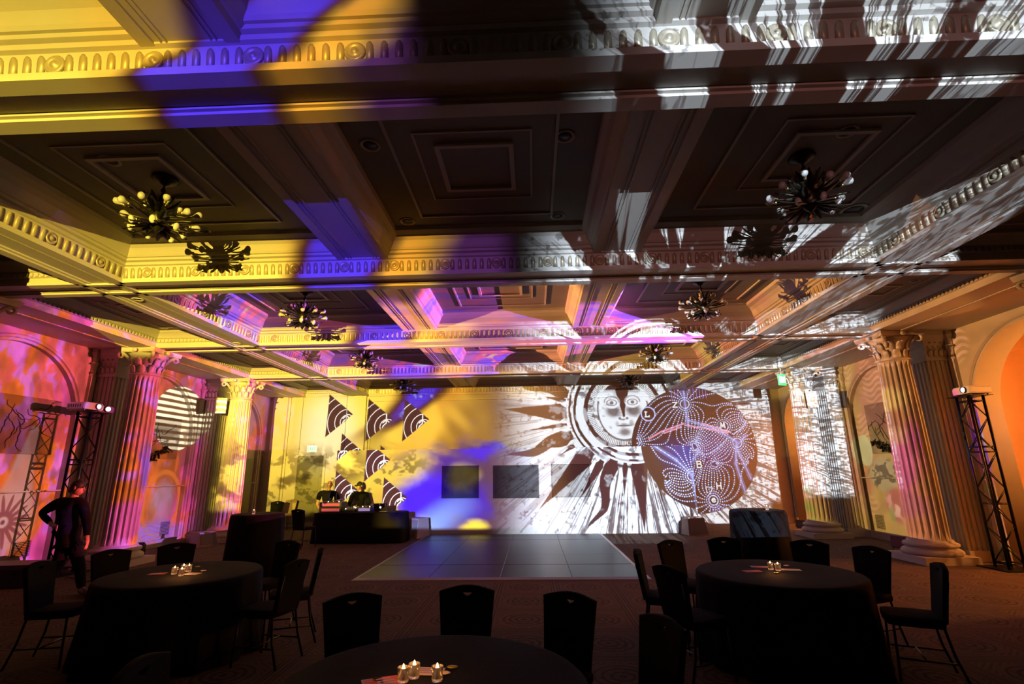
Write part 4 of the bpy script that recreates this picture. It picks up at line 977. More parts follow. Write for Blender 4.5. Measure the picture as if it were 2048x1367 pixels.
# ------------------------------------------------------------------ chandeliers
BULB = MB().lathe([(.003, 0), (.016, .0), (.018, .02), (.030, .045), (.040, .07), (.041, .09), (.030, .115), (.004, .126)], 14).mesh('bulb', 'bulb', True)
ARM = MB().tube([(0, 0, 0), (.10, 0, .015), (.22, 0, .01), (.31, 0, .022)], [.010, .008, .008, .013], 6).mesh('arm', 'bronze', True)
SOCK = MB().lathe([(.004, -.02), (.014, -.02), (.020, 0), (.017, .012), (.004, .014)], 10).mesh('socket', 'gold', True)
lf = MB(); lf.loft([[(x, -w, z), (x, 0, z + .012), (x, w, z), (x, 0, z - .006)] for x, w, z in ((.04, .012, 0), (.12, .036, .016), (.20, .050, .030), (.28, .040, .052), (.35, .018, .07), (.385, .003, .08))])
LEAFC = lf.mesh('leaf', 'bronze', True)
def chandelier():
    t = thing('chandelier', '', 'chandelier', (0, 0, CEIL))
    MB().lathe([(.01, 0), (.15, 0), (.16, -.02), (.13, -.045), (.07, -.06), (.05, -.085), (.02, -.095)], 20).build('ceiling_canopy', 'bronze', t, True)
    MB().lathe([(.012, -.09), (.014, -.13), (.030, -.15), (.030, -.17), (.014, -.19), (.014, -.34), (.03, -.37)], 12).build('stem', 'bronze', t, True)
    MB().lathe([(.02, -.34), (.06, -.40), (.12, -.47), (.13, -.53), (.10, -.60), (.05, -.655), (.02, -.68), (.004, -.70)], 18).build('hub', 'bronze', t, True)
    for k in range(11):
        a = 2 * math.pi * k / 11; arm = obj('arm', ARM, t, (.06 * math.cos(a), .06 * math.sin(a), -.50), (0, 0, a))
        tl = (68, 84, 76)[k % 3]; arm.location.z += (.03, -.02, .0)[k % 3]; obj('socket', SOCK, arm, (.31, 0, .025), (0, R_(tl), 0)); obj('bulb', BULB, arm, (.315, 0, .027), (0, R_(tl), 0), (1.0, 1.0, .95))
    for k in range(7):
        a = 2 * math.pi * (k + .4) / 7; arm = obj('arm', ARM, t, (.03 * math.cos(a), .03 * math.sin(a), -.575), (0, R_(20), a), (.72, 1, 1))
        obj('socket', SOCK, arm, (.31, 0, .025), (0, R_(90), 0)); obj('bulb', BULB, arm, (.315, 0, .025), (0, R_(90), 0), (1.15, .9, .9))
    for k in range(5):
        a = 2 * math.pi * (k + .25) / 5; arm = obj('arm', ARM, t, (.02 * math.cos(a), .02 * math.sin(a), -.47), (0, R_(-20), a), (.62, 1, 1))
        obj('socket', SOCK, arm, (.31, 0, .025), (0, R_(50), 0)); obj('bulb', BULB, arm, (.315, 0, .025), (0, R_(50), 0), (1.2, .9, .9))
    for k in range(14):
        a = 2 * math.pi * (k + .5) / 14; obj('leaf', LEAFC, t, (.02 * math.cos(a), .02 * math.sin(a), -.50 - .05 * (k % 2)), (0, R_(10 if k % 2 else -6), a), (1.05 if k % 2 else .9, 1, 1))
    for k in range(14):
        a = 2 * math.pi * k / 14; obj('leaf', LEAFC, t, (.02 * math.cos(a), .02 * math.sin(a), -.585), (0, R_(30), a), (.85, .8, 1))
    for k in range(9):
        a = 2 * math.pi * (k + .3) / 9; obj('leaf', LEAFC, t, (0, 0, -.46), (0, R_(-30), a), (.75, .9, 1))
    return t
ch0 = chandelier(); i = 0
CL = {(-4.22, 2): 'dark bronze leafy chandelier with pale bulbs glowing yellow, largest over the left coffer row', (3.06, 2): 'nearly black leafy chandelier with two bluish bulbs, beside the large pale-rimmed ceiling speaker',
      (-4.25, 3): 'bronze leafy chandelier against purple streaked coffer with white ribs', (3.14, 3): 'bronze leafy chandelier with white bulbs in the olive coffer beside a round grille',
      (-4.3, 4): 'small dark leafy chandelier in front of lilac streaks, above the blue frieze', (3.18, 4): 'small dark leafy chandelier in the amber coffer above the second sun frieze',
      (-4.3, 5): 'tiny dark leafy chandelier in the last coffer above the dark wedges', (3.2, 5): 'tiny dark leafy chandelier in the last coffer directly above the sun face'}
for (x, row), lab in CL.items():
    o = ch0 if i == 0 else dup(ch0); i += 1
    o.location = (x, BY[row + 1] - 1.69, CEIL); o.rotation_euler = (0, 0, .37 * i); o.scale = (.88, .88, 1); o['label'] = lab; o['group'] = 'leafy ceiling chandeliers'
DL = MB().lathe([(.07, 0), (.105, 0), (.108, -.008), (.09, -.014), (.078, -.006), (.07, .0)], 24).mesh('trim_ring', 'trim', True)
DC = MB().lathe([(.003, -.002), (.078, -.002), (.078, .0), (.003, .001)], 20).mesh('dark_aperture', 'plastic', True)
def downlight(px, py, z, sc, label, nm='recessed_downlight', cat='downlight', grp=None):
    p = onZ(px, py, z); t = thing(nm, label, cat, (p.x, p.y, z), 0, grp); t.scale = (sc, sc, 1); obj('trim_ring', DL, t); obj('dark_aperture', DC, t)
for (px, py) in ((740, 290), (1130, 272)):
    downlight(px, py, CEIL, 1.0, 'round recessed downlight in the dark middle coffer, close to the cornice with sun wedges', grp='downlights of the middle coffer')
for (px, py) in ((815, 442), (1115, 431)):
    downlight(px, py, CEIL, 1.0, 'round recessed downlight in the dark middle coffer, close to the second blue-banded cornice', grp='downlights of the middle coffer')
downlight(220, 320, CEIL, 1.0, 'round recessed downlight above the yellow-bulb chandelier, before its canopy')
downlight(1695, 262, CEIL, 1.0, 'round recessed downlight in the coffer of the nearly black chandelier')
downlight(406, 460, CEIL, 1.0, 'round recessed downlight with pale ring right beside the yellow-bulb chandelier')
downlight(262, 468, CEIL, 1.7, 'dark round ceiling speaker grille behind the yellow-bulb chandelier', 'ceiling_speaker', 'speaker')
downlight(1707, 420, CEIL, 1.7, 'large pale-rimmed round ceiling speaker beside the nearly black chandelier', 'ceiling_speaker', 'speaker')
downlight(1479, 610, CEIL, 1.6, 'round ceiling speaker grille in the olive coffer beside a chandelier', 'ceiling_speaker', 'speaker')
downlight(547, 634, CEIL, 1.5, 'dark round ceiling speaker in the purple streaked coffer', 'ceiling_speaker', 'speaker')
for (px, py) in ((207, 605), (328, 655)): downlight(px, py, ACEIL, .8, 'small recessed downlight in the maroon aisle coffer', grp='downlights of the maroon aisle')
for (px, py) in ((1830, 561), (1718, 620)): downlight(px, py, ACEIL, .8, 'small recessed downlight in the orange-brown aisle coffer', grp='downlights of the orange-brown aisle')
for (px, py) in ((276, 598), (474, 686)): downlight(px, py, SOF + .03, .8, 'small recessed downlight in the soffit lit by yellow edges', grp='downlights of the yellow-edged soffit')
for (px, py) in ((1503, 697), (1454, 725)): downlight(px, py, SOF + .03, .8, 'small recessed downlight in the lilac-lit long soffit', grp='downlights of the lilac soffit')

# ------------------------------------------------------------------ lighting towers and projectors
def tower(loc, h, label, rz=0):
    t = thing('truss_tower', label, 'truss', (*loc, 0), rz)
    MB().box(-.32, .32, -.32, .32, 0, .02).build('base_plate', 'black', t); MB().box(-.24, .24, -.24, .24, h - .012, h).build('top_plate', 'black', t)
    CHD = MB().tube([(0, 0, .02), (0, 0, h - .012)], .024, 8).mesh('chord', 'black', True); w = .135
    for sx in (-1, 1):
        for sy in (-1, 1): obj('chord', CHD, t, (sx * w, sy * w, 0))
    n = 9; st = (h - .2) / n
    B1 = MB().tube([(-w, 0, 0), (w, 0, st)], .010, 6).mesh('lacing_bar', 'black', True); B2 = MB().tube([(w, 0, 0), (-w, 0, st)], .010, 6).mesh('lacing_bar', 'black', True)
    for sd in range(4):
        a = sd * math.pi / 2
        for k in range(n): obj('lacing_bar', B1 if (k + sd) % 2 else B2, t, (w * math.sin(a), -w * math.cos(a), .1 + k * st), (0, 0, a))
    RB = MB().tube([(-w, 0, 0), (w, 0, 0)], .014, 6).mesh('cross_rung', 'black', True)
    for sd in range(4):
        a = sd * math.pi / 2
        for z in (.1, h * .36, h * .66, h * .69, h - .1): obj('cross_rung', RB, t, (w * math.sin(a), -w * math.cos(a), z), (0, 0, a))
    return t
def projector(loc, rz, label, body='white', group=None):
    """lens looks along local +x"""
    t = thing('projector', label, 'projector', loc, rz, group)
    rg = lambda x, s_: [(x, -.20 * s_, .025), (x, .20 * s_, .025), (x, .21 * s_, .05), (x, .21 * s_, .13 * s_), (x, .17 * s_, .165 * s_), (x, -.17 * s_, .165 * s_), (x, -.21 * s_, .13 * s_), (x, -.21 * s_, .05)]
    MB().loft([rg(-.20, .92), rg(-.185, 1), rg(.185, 1), rg(.20, .92)]).build('case', body, t)
    L_ = MB().loft([[(x, .08 + r * math.cos(a), .095 + r * math.sin(a)) for a in [2 * math.pi * k / 18 for k in range(18)]] for x, r in ((.19, .062), (.235, .062), (.235, .052), (.215, .050))]).build('lens_barrel', 'plastic', t)
    MB().ball((.222, .08, .095), .010, .044, .044, 14, 8).build('lens_glass', 'lens', L_, True)
    for k in range(6): MB().box(-.15 + .05 * k, -.13 + .05 * k, -.2125, -.2095, .06, .12).build('vent_slot', 'plastic', t)
    for sx in (-1, 1):
        for sy in (-1, 1): MB().lathe([(.015, 0), (.015, .026)], 10, (sx * .15, sy * .15, 0)).build('foot', 'plastic', t)
    return t
LT, RT = (-8.93, 9.86), (8.33, 9.90)
tower(LT, 3.02, 'black box-truss tower carrying two lit projectors, next to the pink column'); tower(RT, 3.05, 'black box-truss tower in front of the open orange archway')
projector((LT[0] - .10, LT[1] + .30, 3.02), R_(-30), 'dark projector with lit lens, back one on the tower by the pink column', 'plastic')
projector((LT[0] + .05, LT[1] - .20, 3.02), R_(-5), 'reddish lit projector with bright lens, front one on the tower by the pink column', 'silver')
projector((RT[0] + .0, RT[1] - .08, 3.05), R_(180), 'white projector with violet lit lens on the tower before the orange archway', 'white')
for (P, lab) in ((PA, 'projector tower at the rear throwing the cloud picture'), (PB, 'projector tower at the rear throwing the sun picture')):
    tower((P.x, P.y - .30), P.z - .10, lab); projector((P.x + .08, P.y - .28, P.z - .10), R_(90), 'rear ' + lab.replace('tower at the rear', 'on a tower'), 'silver')
tag(MB().tube([(LT[0] + .36, LT[1] - .25, .012), (-8.2, 9.4, .012), (-7.9, 9.1, .012), (-7.6, 9.2, .012)], .01, 6).build('power_cable', 'cable'), 'black cable on the carpet at the foot of the left truss tower', 'cable')

# ------------------------------------------------------------------ speakers, floodlights, boxes, signs, vents
def wall_speaker(p, rz, label, m='speaker_grey'):
    t = thing('wall_speaker', label, 'speaker', p, rz)
    MB().loft([[(-.13, -.10, -.22), (.13, -.10, -.22), (.10, .10, -.19), (-.10, .10, -.19)], [(-.14, -.11, .22), (.14, -.11, .22), (.10, .10, .19), (-.10, .10, .19)]]).build('cabinet', m, t)
    MB().loft([[(-.115, -.112, -.20), (.115, -.112, -.20), (.115, -.104, -.20), (-.115, -.104, -.20)], [(-.122, -.121, .20), (.122, -.121, .20), (.122, -.112, .20), (-.122, -.112, .20)]]).build('grille', 'speaker_grey' if m != 'plastic' else 'plastic', t)
    MB().tube([(0, .08, .19), (0, .10, .27), (0, .2, .27)], .012, 6).build('bracket', 'black', t)
p = onY(447, 812, 14.2); wall_speaker((p.x, 14.12, p.z), R_(20), 'small ivory wall speaker on the yellow lit column')
p = onY(1620, 800, 14.2); wall_speaker((p.x, 14.12, p.z), R_(-20), 'small ivory wall speaker on the white woven column')
p = onX(1665, 790, XR - .18); wall_speaker((XR - .2, p.y, p.z), R_(-90), 'small dark wall speaker beside the blind arch with the art', 'plastic')
def floodlight(px, py, rz, label, sc=1.0):
    p = onZ(px, py, 0); t = thing('floodlight', label, 'floodlight', (p.x, p.y, 0), rz); t.scale = (sc,) * 3
    MB().loft([[(-.20, -.09, .12), (.20, -.09, .12), (.20, .05, .08), (-.20, .05, .08)], [(-.20, -.05, .34), (.20, -.05, .34), (.20, .10, .28), (-.20, .10, .28)]]).build('housing', 'plastic', t)
    MB().loft([[(-.18, -.094, .14), (.18, -.094, .14), (.18, -.088, .14), (-.18, -.088, .14)], [(-.18, -.060, .32), (.18, -.060, .32), (.18, -.052, .32), (-.18, -.052, .32)]]).build('front_glass', 'lensd', t)
    MB().tube([(-.215, .02, .20), (-.215, .02, .02), (.215, .02, .02), (.215, .02, .20)], .012, 6).build('yoke', 'black', t)
    MB().box(-.22, .22, -.06, .10, 0, .015).build('foot_plate', 'black', t)
floodlight(264, 1117, R_(20), 'black floor floodlight in front of the pink lit wall vent'); floodlight(1608, 1062, R_(-60), 'black floor floodlight at the foot of the woven white column', .9); floodlight(1810, 1106, R_(-60), 'black floor floodlight at the foot of the peach column')
def wedge(c, rz, w, d, h, label):
    t = thing('monitor_speaker', label, 'speaker', (c[0], c[1], 0), rz)
    MB().loft([[(-w, -d, 0), (-w * .8, -d * .5, h), (-w * .8, d, h), (-w, d, 0)], [(w, -d, 0), (w * .8, -d * .5, h), (w * .8, d, h), (w, d, 0)]]).build('cabinet', 'wedge', t)
    MB().loft([[(-w * .85, -d - .01, .05), (w * .85, -d - .01, .05), (w * .85, -d + .01, .05), (-w * .85, -d + .01, .05)], [(-w * .74, -d * .56 - .01, h * .92), (w * .74, -d * .56 - .01, h * .92), (w * .74, -d * .56 + .02, h * .92), (-w * .74, -d * .56 + .02, h * .92)]]).build('grille', 'wedge_front', t)
p = onZ(1388, 1067, 0); wedge((p.x, 15.2), R_(10), .30, .24, .46, 'taupe floor monitor speaker at the right foot of the sun projection')
p = onZ(840, 1068, 0); wedge((p.x, 15.0), R_(-25), .30, .30, .52, 'taupe floor monitor speaker at the end of the disc jockey table')
p = onZ(387, 1076, 0); wedge((-8.55, 13.55), R_(60), .25, .25, .34, 'low dark monitor speaker at the foot of the yellow column')
bx = thing('equipment_case', 'dark equipment case on the floor under the small sunburst', 'case', (-8.9, 8.85, 0), R_(8))
MB().box(-.5, .5, -.28, .28, .02, .36).build('case_body', 'plastic', bx); MB().box(-.51, .51, -.29, .29, .27, .285).build('lid_edge', 'black', bx)
for sx in (-1, 1): MB().box(sx * .3 - .05, sx * .3 + .05, -.30, -.28, .20, .28).build('latch', 'steel', bx); MB().box(sx * .4 - .06, sx * .4 + .06, -.26, .26, 0, .02).build('skid', 'black', bx)
FONT = {'E': [((0, 0), (0, 1)), ((0, 1), (1, 1)), ((0, .5), (.8, .5)), ((0, 0), (1, 0))], 'X': [((0, 0), (1, 1)), ((0, 1), (1, 0))], 'I': [((.5, 0), (.5, 1))], 'T': [((0, 1), (1, 1)), ((.5, 0), (.5, 1))]}
def exit_sign(loc, rz, w, h, label, face, ink, up=.06):
    t = thing('exit_sign', label, 'sign', loc, rz)
    MB().box(-w / 2, w / 2, -.02, .02, -h / 2, h / 2).build('sign_box', face, t)
    for k, chh in enumerate('EXIT'):
        mb = MB()
        for a, b in FONT[chh]:
            f = lambda q: (-w * .40 + w * .215 * k + q[0] * w * .15, -.022, (q[1] - .5) * h * .55); mb.tube([f(a), f(b)], h * .06, 4)
        mb.build('letter_' + chh.lower(), ink, t)
    MB().tube([(0, 0, h / 2), (0, 0, h / 2 + up)], .01, 6).build('mount', 'white', t)
p = onY(624, 897, YB - .03); exit_sign((p.x, YB - .03, p.z), 0, .34, .22, 'pale EXIT sign with green letters on the yellow wall over the door', 'exitp', 'exitg')
p = onY(1567, 757, 14.0); exit_sign((p.x - .05, 14.0, p.z - .03), R_(25), .26, .30, 'glowing green EXIT sign beside the capital of the woven white column', 'exitg', 'exitp', ACEIL - p.z + .03 - .15)
MB_ = None
def wall_vent(X, sg, px, py, w, h, label):
    p = onX(px, py, X); t = thing('wall_vent', label, 'vent', (X - sg * .002, p.y, p.z))
    a, b = sorted((0, -sg * .012)); MB().box(a, b, -w / 2, w / 2, -h / 2, h / 2).build('vent_plate', 'vent', t)
    for k in range(9): a, b = sorted((-sg * .012, -sg * .020)); z = -h / 2 + h * (k + 1) / 10; MB().box(a, b, -w * .44, w * .44, z - .006, z + .006).build('louver', 'plastic', t)
wall_vent(XL - .11, -1, 329, 1056, .34, .36, 'louvered wall vent in the lilac wave light of the left wall'); wall_vent(XR + .11, 1, 1761, 1043, .32, .36, 'louvered wall vent low on the peach right wall'); wall_vent(XL - .11, -1, 40, 1098, .4, .3, 'louvered wall vent below the small sunburst')

# ------------------------------------------------------------------ artworks
def art_back(px0, px1, py0, py1, m, label):
    a, b = onY(px0, py1, YP), onY(px1, py0, YP); w, h = b.x - a.x, b.z - a.z
    t = thing('wall_painting', label, 'painting', ((a.x + b.x) / 2, YP - .02, (a.z + b.z) / 2))
    MB().box(-w / 2 + .015, w / 2 - .015, -.018, .016, -h / 2 + .015, h / 2 - .015).build('canvas', m, t)
    f = MB(); f.box(-w / 2, w / 2, -.022, .018, h / 2 - .015, h / 2); f.box(-w / 2, w / 2, -.022, .018, -h / 2, -h / 2 + .015); f.box(-w / 2, -w / 2 + .015, -.022, .018, -h / 2, h / 2); f.box(w / 2 - .015, w / 2, -.022, .018, -h / 2, h / 2); f.build('frame', 'dark', t)
art_back(883, 958, 930, 996, 'canvas_dark', 'smoky painting with yellow glow in the middle of the violet cloud')
art_back(986, 1077, 929, 996, 'canvas_dark', 'plain dark grey painting between cloud and sun pictures')
art_back(1104, 1178, 927, 994, 'canvas', 'greyish painting crossed by a dark sun ray')
def art_side(X, sg, y0, y1, z0, z1, label, seed, wires):
    t = thing('figure_artwork', label, 'artwork', (X - sg * .02, (y0 + y1) / 2, (z0 + z1) / 2)); rnd = random.Random(seed); w, h = y1 - y0, z1 - z0
    a, b = sorted((0, -sg * .03)); MB().box(a, b, -w / 2, w / 2, -h / 2, h / 2).build('canvas', 'canvas', t)
    for k in range(wires):
        x, z = rnd.uniform(-.4, .4) * w, rnd.uniform(.0, .42) * h; a_ = rnd.uniform(-2.4, -.7); pts = []
        for q in range(14):
            pts.append((-sg * .034, max(-w * .48, min(w * .48, x)), max(-h * .48, min(h * .48, z)))); a_ += rnd.uniform(-.75, .75); x += .055 * math.cos(a_); z += .055 * math.sin(a_)
        MB().tube(pts, [.004 + .006 * math.sin(math.pi * q / 13) for q in range(14)], 6).build('drawn_line', 'ink', t)
    return t
XAL, XAR = XL - .11, XR + .11
art_side(XAL, -1, 8.6, 10.05, 2.2, 3.28, 'canvas with dark line-drawn figures in the blind arch behind the truss shadow', 5, 9)
art_side(XAL, -1, 12.25, 13.75, 2.2, 3.28, 'canvas with dark drawn figures crossed by the striped disc', 8, 7)
art_side(XAR, 1, 12.55, 13.75, 2.1, 3.35, 'brownish canvas of tangled figures in the olive lit blind arch', 12, 12)
def relief(X, sg, px, py, label, seed, n=16):
    p = onX(px, py, X - sg * .1); t = thing('wall_sculpture', label, 'sculpture', (X - sg * .09, p.y, p.z)); rnd = random.Random(seed)
    for k in range(n):
        u = -.5 + k / (n - 1); q = [(-sg * rnd.uniform(.0, .12), u * .75 + rnd.uniform(-.1, .1), u * .28 + rnd.uniform(-.10, .10)) for _ in range(4)]
        MB().tube(q, [.028, .022, .026, .008], 7).build('cast_limb', 'bronze', t, True)
relief(XAL, -1, 310, 910, 'small dark cast sculpture hung below the striped disc', 3); relief(XAR, 1, 1772, 893, 'small dark cast sculpture below the tangled figures canvas', 9)

# ------------------------------------------------------------------ disc jockey table and gear
TX0, TX1, TY0, TY1, TZ = -5.85, -3.45, 13.75, 14.55, .76
dj = thing('dj_table', 'long black-draped table carrying the disc jockey gear', 'table', ((TX0 + TX1) / 2, (TY0 + TY1) / 2, 0)); w, d = (TX1 - TX0) / 2, (TY1 - TY0) / 2
def rr(e, f): # rounded rectangle with small folds
    pts = []
    for k in range(96):
        a = 2 * math.pi * k / 96; c_, s_ = math.cos(a), math.sin(a); q = (abs(c_) ** 8 + abs(s_) ** 8) ** (-1 / 8); pts.append(((w + e) * c_ * q + f * math.sin(23 * a) * c_, (d + e) * s_ * q + f * math.sin(29 * a) * s_))
    return pts
rings = [[(x, y, z) for x, y in rr(e, f)] for z, e, f in ((.01, .05, .03), (.40, .03, .015), (TZ - .03, .008, .004), (TZ - .005, 0, 0), (TZ, -.03, 0))]
MB().loft(rings).build('tablecloth', 'cloth', dj, True)
for sx in (-1, 1):
    for sy in (-1, 1): MB().tube([(sx * (w - .15), sy * (d - .12), 0), (sx * (w - .15), sy * (d - .12), .6)], .015, 8).build('leg', 'steel', dj)
def deck(px0, px1, glow, label, tiers):
    a, b = onY(px0, 1028, 14.0).x, onY(px1, 1028, 14.0).x; w_ = (b - a) / 2
    t = thing('turntable_case', label, 'turntable', ((a + b) / 2, 14.15, TZ)); z = 0
    for k in range(tiers):
        bd = MB().box(-w_, w_, -.20, .20, z, z + .13).build('case_tier', 'plastic', t)
        MB().box(-w_ * .82, w_ * .82, -.206, -.20, z + .03, z + .10).build('lit_panel', glow, bd)
        for q in (z + .002, z + .122): MB().box(-w_ - .004, w_ + .004, -.210, -.198, q, q + .010).build('chrome_edge', 'chrome', bd)
        for sx in (-1, 1): MB().box(sx * w_ - .012, sx * w_ + .012, -.212, -.198, z, z + .13).build('chrome_corner', 'chrome', bd)
        z += .135
    MB().lathe([(.004, z - .005), (.15, z - .005), (.155, z + .012), (.15, z + .02), (.004, z + .02)], 28).build('platter', 'plastic', t, True)
    MB().tube([(w_ * .7, .12, z), (w_ * .7, .12, z + .05), (w_ * .55, -.02, z + .045), (w_ * .35, -.08, z + .03)], .007, 6).build('tone_arm', 'chrome', t)
    for k in range(4): MB().lathe([(.003, 0), (.012, 0), (.010, .022), (.003, .024)], 10, (-w_ * .8 + k * w_ * .5, -.16, z - .005)).build('knob', 'led' if k % 2 else 'chrome', t)
deck(640, 683, 'deckp', 'turntable on a stacked case glowing pink along its edges', 2); deck(715, 743, 'deckv', 'turntable on a case glowing violet along its edges', 1)
mx_ = onY(698, 1026, 14.0); t = thing('dj_mixer', 'black mixer between the pink and violet glowing cases', 'mixer', (mx_.x, 14.15, TZ)); MB().loft([[(-.16, -.2, 0), (.16, -.2, 0), (.16, .2, 0), (-.16, .2, 0)], [(-.16, -.2, .07), (.16, -.2, .07), (.16, .2, .11), (-.16, .2, .11)]]).build('mixer_body', 'plastic', t)
for k in range(4):
    for j in range(4): MB().lathe([(.003, 0), (.012, 0), (.010, .02), (.003, .022)], 8, (-.11 + k * .073, -.12 + j * .08, .078 + .01 * j)).build('knob', 'led' if (k + j) % 5 == 0 else 'chrome', t)
p = onY(760, 1024, 14.05); t = thing('laptop', 'dark laptop with a small glowing white mark on its lid', 'laptop', (p.x, 14.1, TZ), R_(8))
MB().box(-.17, .17, -.02, .22, 0, .016).build('laptop_base', 'plastic', t); MB().loft([[(-.17, -.03, .016), (.17, -.03, .016), (.17, -.02, .016), (-.17, -.02, .016)], [(-.17, -.11, .22), (.17, -.11, .22), (.17, -.10, .22), (-.17, -.10, .22)]]).build('laptop_lid', 'plastic', t); MB().ball((0, -.073, .118), .024, .006, .026, 12, 6).build('lid_mark', 'led', t, True)

# ------------------------------------------------------------------ people
def skin_mesh(name, J, E, m, root, sub=2):
    names = list(J); idx = {n: i for i, n in enumerate(names)}
    me = bpy.data.meshes.new(name); me.from_pydata([J[n][0] for n in names], [(idx[a], idx[b]) for a, b in E], [])
    o = bpy.data.objects.new('tmp', me); COL.objects.link(o)
    sk = o.modifiers.new('skin', 'SKIN'); sk.use_smooth_shade = True
    for i, n in enumerate(names):
        v = me.skin_vertices[0].data[i]; r = J[n][1]; v.radius = r if isinstance(r, tuple) else (r, r); v.use_root = (n == root)
    sb = o.modifiers.new('sub', 'SUBSURF'); sb.levels = sub; sb.render_levels = sub
    dg = bpy.context.evaluated_depsgraph_get(); out = bpy.data.meshes.new_from_object(o.evaluated_get(dg)); bpy.data.objects.remove(o)
    out.name = name; out.materials.clear(); out.materials.append(M[m]); return out
def person(label, J, face, extras, group=None, fingers=True):
    """J: joint -> world position; face: unit vector the face looks along"""
    o0 = Vector((J['pelvis'].x, J['pelvis'].y, 0)); K = {k: v - o0 for k, v in J.items()}; K['pelvis'] = K['pelvis'] + Vector((0, 0, .05))
    for s in 'LR': K['hi' + s] = K['hi' + s] - Vector((0, 0, .06))
    RAD = dict(pelvis=(.135, .11), waist=(.13, .10), chest=(.155, .11), collar=(.10, .08), neck=(.055, .055), skull=(.06, .06), shL=.065, shR=.065, elL=.046, elR=.046, wrL=.032, wrR=.032, haL=(.040, .018), haR=(.040, .018),
               hiL=.088, hiR=.088, knL=.062, knR=.062, anL=.042, anR=.042, toL=.036, toR=.036)
    E = [('pelvis', 'waist'), ('waist', 'chest'), ('chest', 'collar'), ('collar', 'neck'), ('neck', 'skull')]
    for s in 'LR': E += [('collar', 'sh' + s), ('sh' + s, 'el' + s), ('el' + s, 'wr' + s), ('wr' + s, 'ha' + s), ('pelvis', 'hi' + s), ('hi' + s, 'kn' + s), ('kn' + s, 'an' + s), ('an' + s, 'to' + s)]
    JJ = {k: (tuple(v), tuple((.60 if k == 'pelvis' else .78) * q for q in RAD[k]) if k in ('pelvis', 'waist', 'chest', 'collar') else RAD[k] * (.62 if k[0] == 'h' else .85) if k[:2] in ('hi', 'sh', 'kn') else RAD[k]) for k, v in K.items() if k in RAD}
    if fingers:
        for s in 'LR':
            d = (K['ha' + s] - K['wr' + s]).normalized(); sd = d.cross(Vector(face)); sd = sd.normalized() if sd.length > .2 else d.orthogonal().normalized(); nrm = d.cross(sd)
            for q, (off, ln, sp) in enumerate(((-.030, .060, -.05), (-.010, .074, 0), (.010, .078, .03), (.029, .066, .08))):
                a = K['ha' + s] + sd * off + d * .018; b = a + (d + sd * sp * 2 + nrm * .25).normalized() * ln * .55; c = b + (d + nrm * .7).normalized() * ln * .5
                for nm, pt, r in (('a', a, .0095), ('b', b, .0088), ('c', c, .0072)): JJ['f%d%s%s' % (q, nm, s)] = (tuple(pt), r)
                E += [('ha' + s, 'f%da%s' % (q, s)), ('f%da%s' % (q, s), 'f%db%s' % (q, s)), ('f%db%s' % (q, s), 'f%dc%s' % (q, s))]
            a = K['wr' + s] + d * .035 - sd * .030; b = a + (d * .6 - sd).normalized() * .038; c = b + (d - sd * .2 + nrm * .4).normalized() * .03
            for nm, pt, r in (('a', a, .012), ('b', b, .010), ('c', c, .008)): JJ['t' + nm + s] = (tuple(pt), r)
            E += [('wr' + s, 'ta' + s), ('ta' + s, 'tb' + s), ('tb' + s, 'tc' + s)]
    t = thing('person', label, 'person', o0, 0, group)
    body = obj('body', skin_mesh('body', JJ, E, 'skin', 'pelvis', 1), t)
    # head: one shaped shell fused over the neck
    f = Vector(face).normalized(); side = f.cross(Vector((0, 0, 1))).normalized(); up = side.cross(f); c = K['skull'] + up * .075
    hm = MB(); n = 20; rings = []
    for i in range(15):
        th = math.pi * (.03 + .94 * i / 14); z = -math.cos(th); rr_ = math.sin(th); ring = []
        for j in range(n):
            a = 2 * math.pi * j / n; fx, sx = math.cos(a), math.sin(a)
            rf = .098 * (1.0 if fx < 0 else (.94 + .10 * math.exp(-((z + .75) / .35) ** 2))); rs = .076 * (1 - .16 * max(0, -z - .2))
            pt = f * (rr_ * fx * rf + (.012 if z < -.3 and fx > 0 else 0)) + side * (rr_ * sx * rs) + up * (z * .118)
            ring.append(c + pt)
        rings.append(ring)
    hm.loft(rings); head = hm.build('head', 'skin', body, True)
    MB().loft([[c + f * (.092 + d_) + side * (w_ * q) + up * z for q in (-1, 0, 1)] + [c + f * .085 + up * z] for z, d_, w_ in ((.022, .0, .006), (.0, .010, .009), (-.022, .022, .013), (-.034, .012, .016))]).build('nose', 'skin', head)
    for s in (-1, 1):
        e = MB(); q = c + f * .086 + side * (s * .032) + up * .018; e.ball(q, .011, .011, .009, 10, 6); e.build('eye', 'eye', head, True)
        b_ = MB(); b_.tube([c + f * .095 + side * (s * .016) + up * .034, c + f * .094 + side * (s * .034) + up * .040, c + f * .084 + side * (s * .050) + up * .034], .005, 6); b_.build('eyebrow', 'hair', head)
        r_ = MB(); q = c + side * (s * .076) - f * .004 + up * .002; r_.loft([[q + f * (rx * math.cos(a)) + up * (rz_ * math.sin(a)) + side * (s * o_) for a in [2 * math.pi * k / 12 for k in range(12)]] for rx, rz_, o_ in ((.012, .022, -.006), (.019, .031, .008), (.012, .022, .012))]); r_.build('ear', 'skin', head, True)
    mt = MB(); mt.tube([c + f * .088 - side * .024 - up * .058, c + f * .099 - up * .056, c + f * .088 + side * .024 - up * .058], [.003, .006, .003], 6); mt.build('mouth', 'lip', head)
    # clothes
    sh = {k: (tuple(v), (RAD[k][0] * 1.16 + .006, RAD[k][1] * 1.2 + .006) if isinstance(RAD[k], tuple) else RAD[k] * 1.22 + .008) for k, v in K.items() if k in ('pelvis', 'waist', 'chest', 'collar', 'shL', 'shR', 'elL', 'elR')}
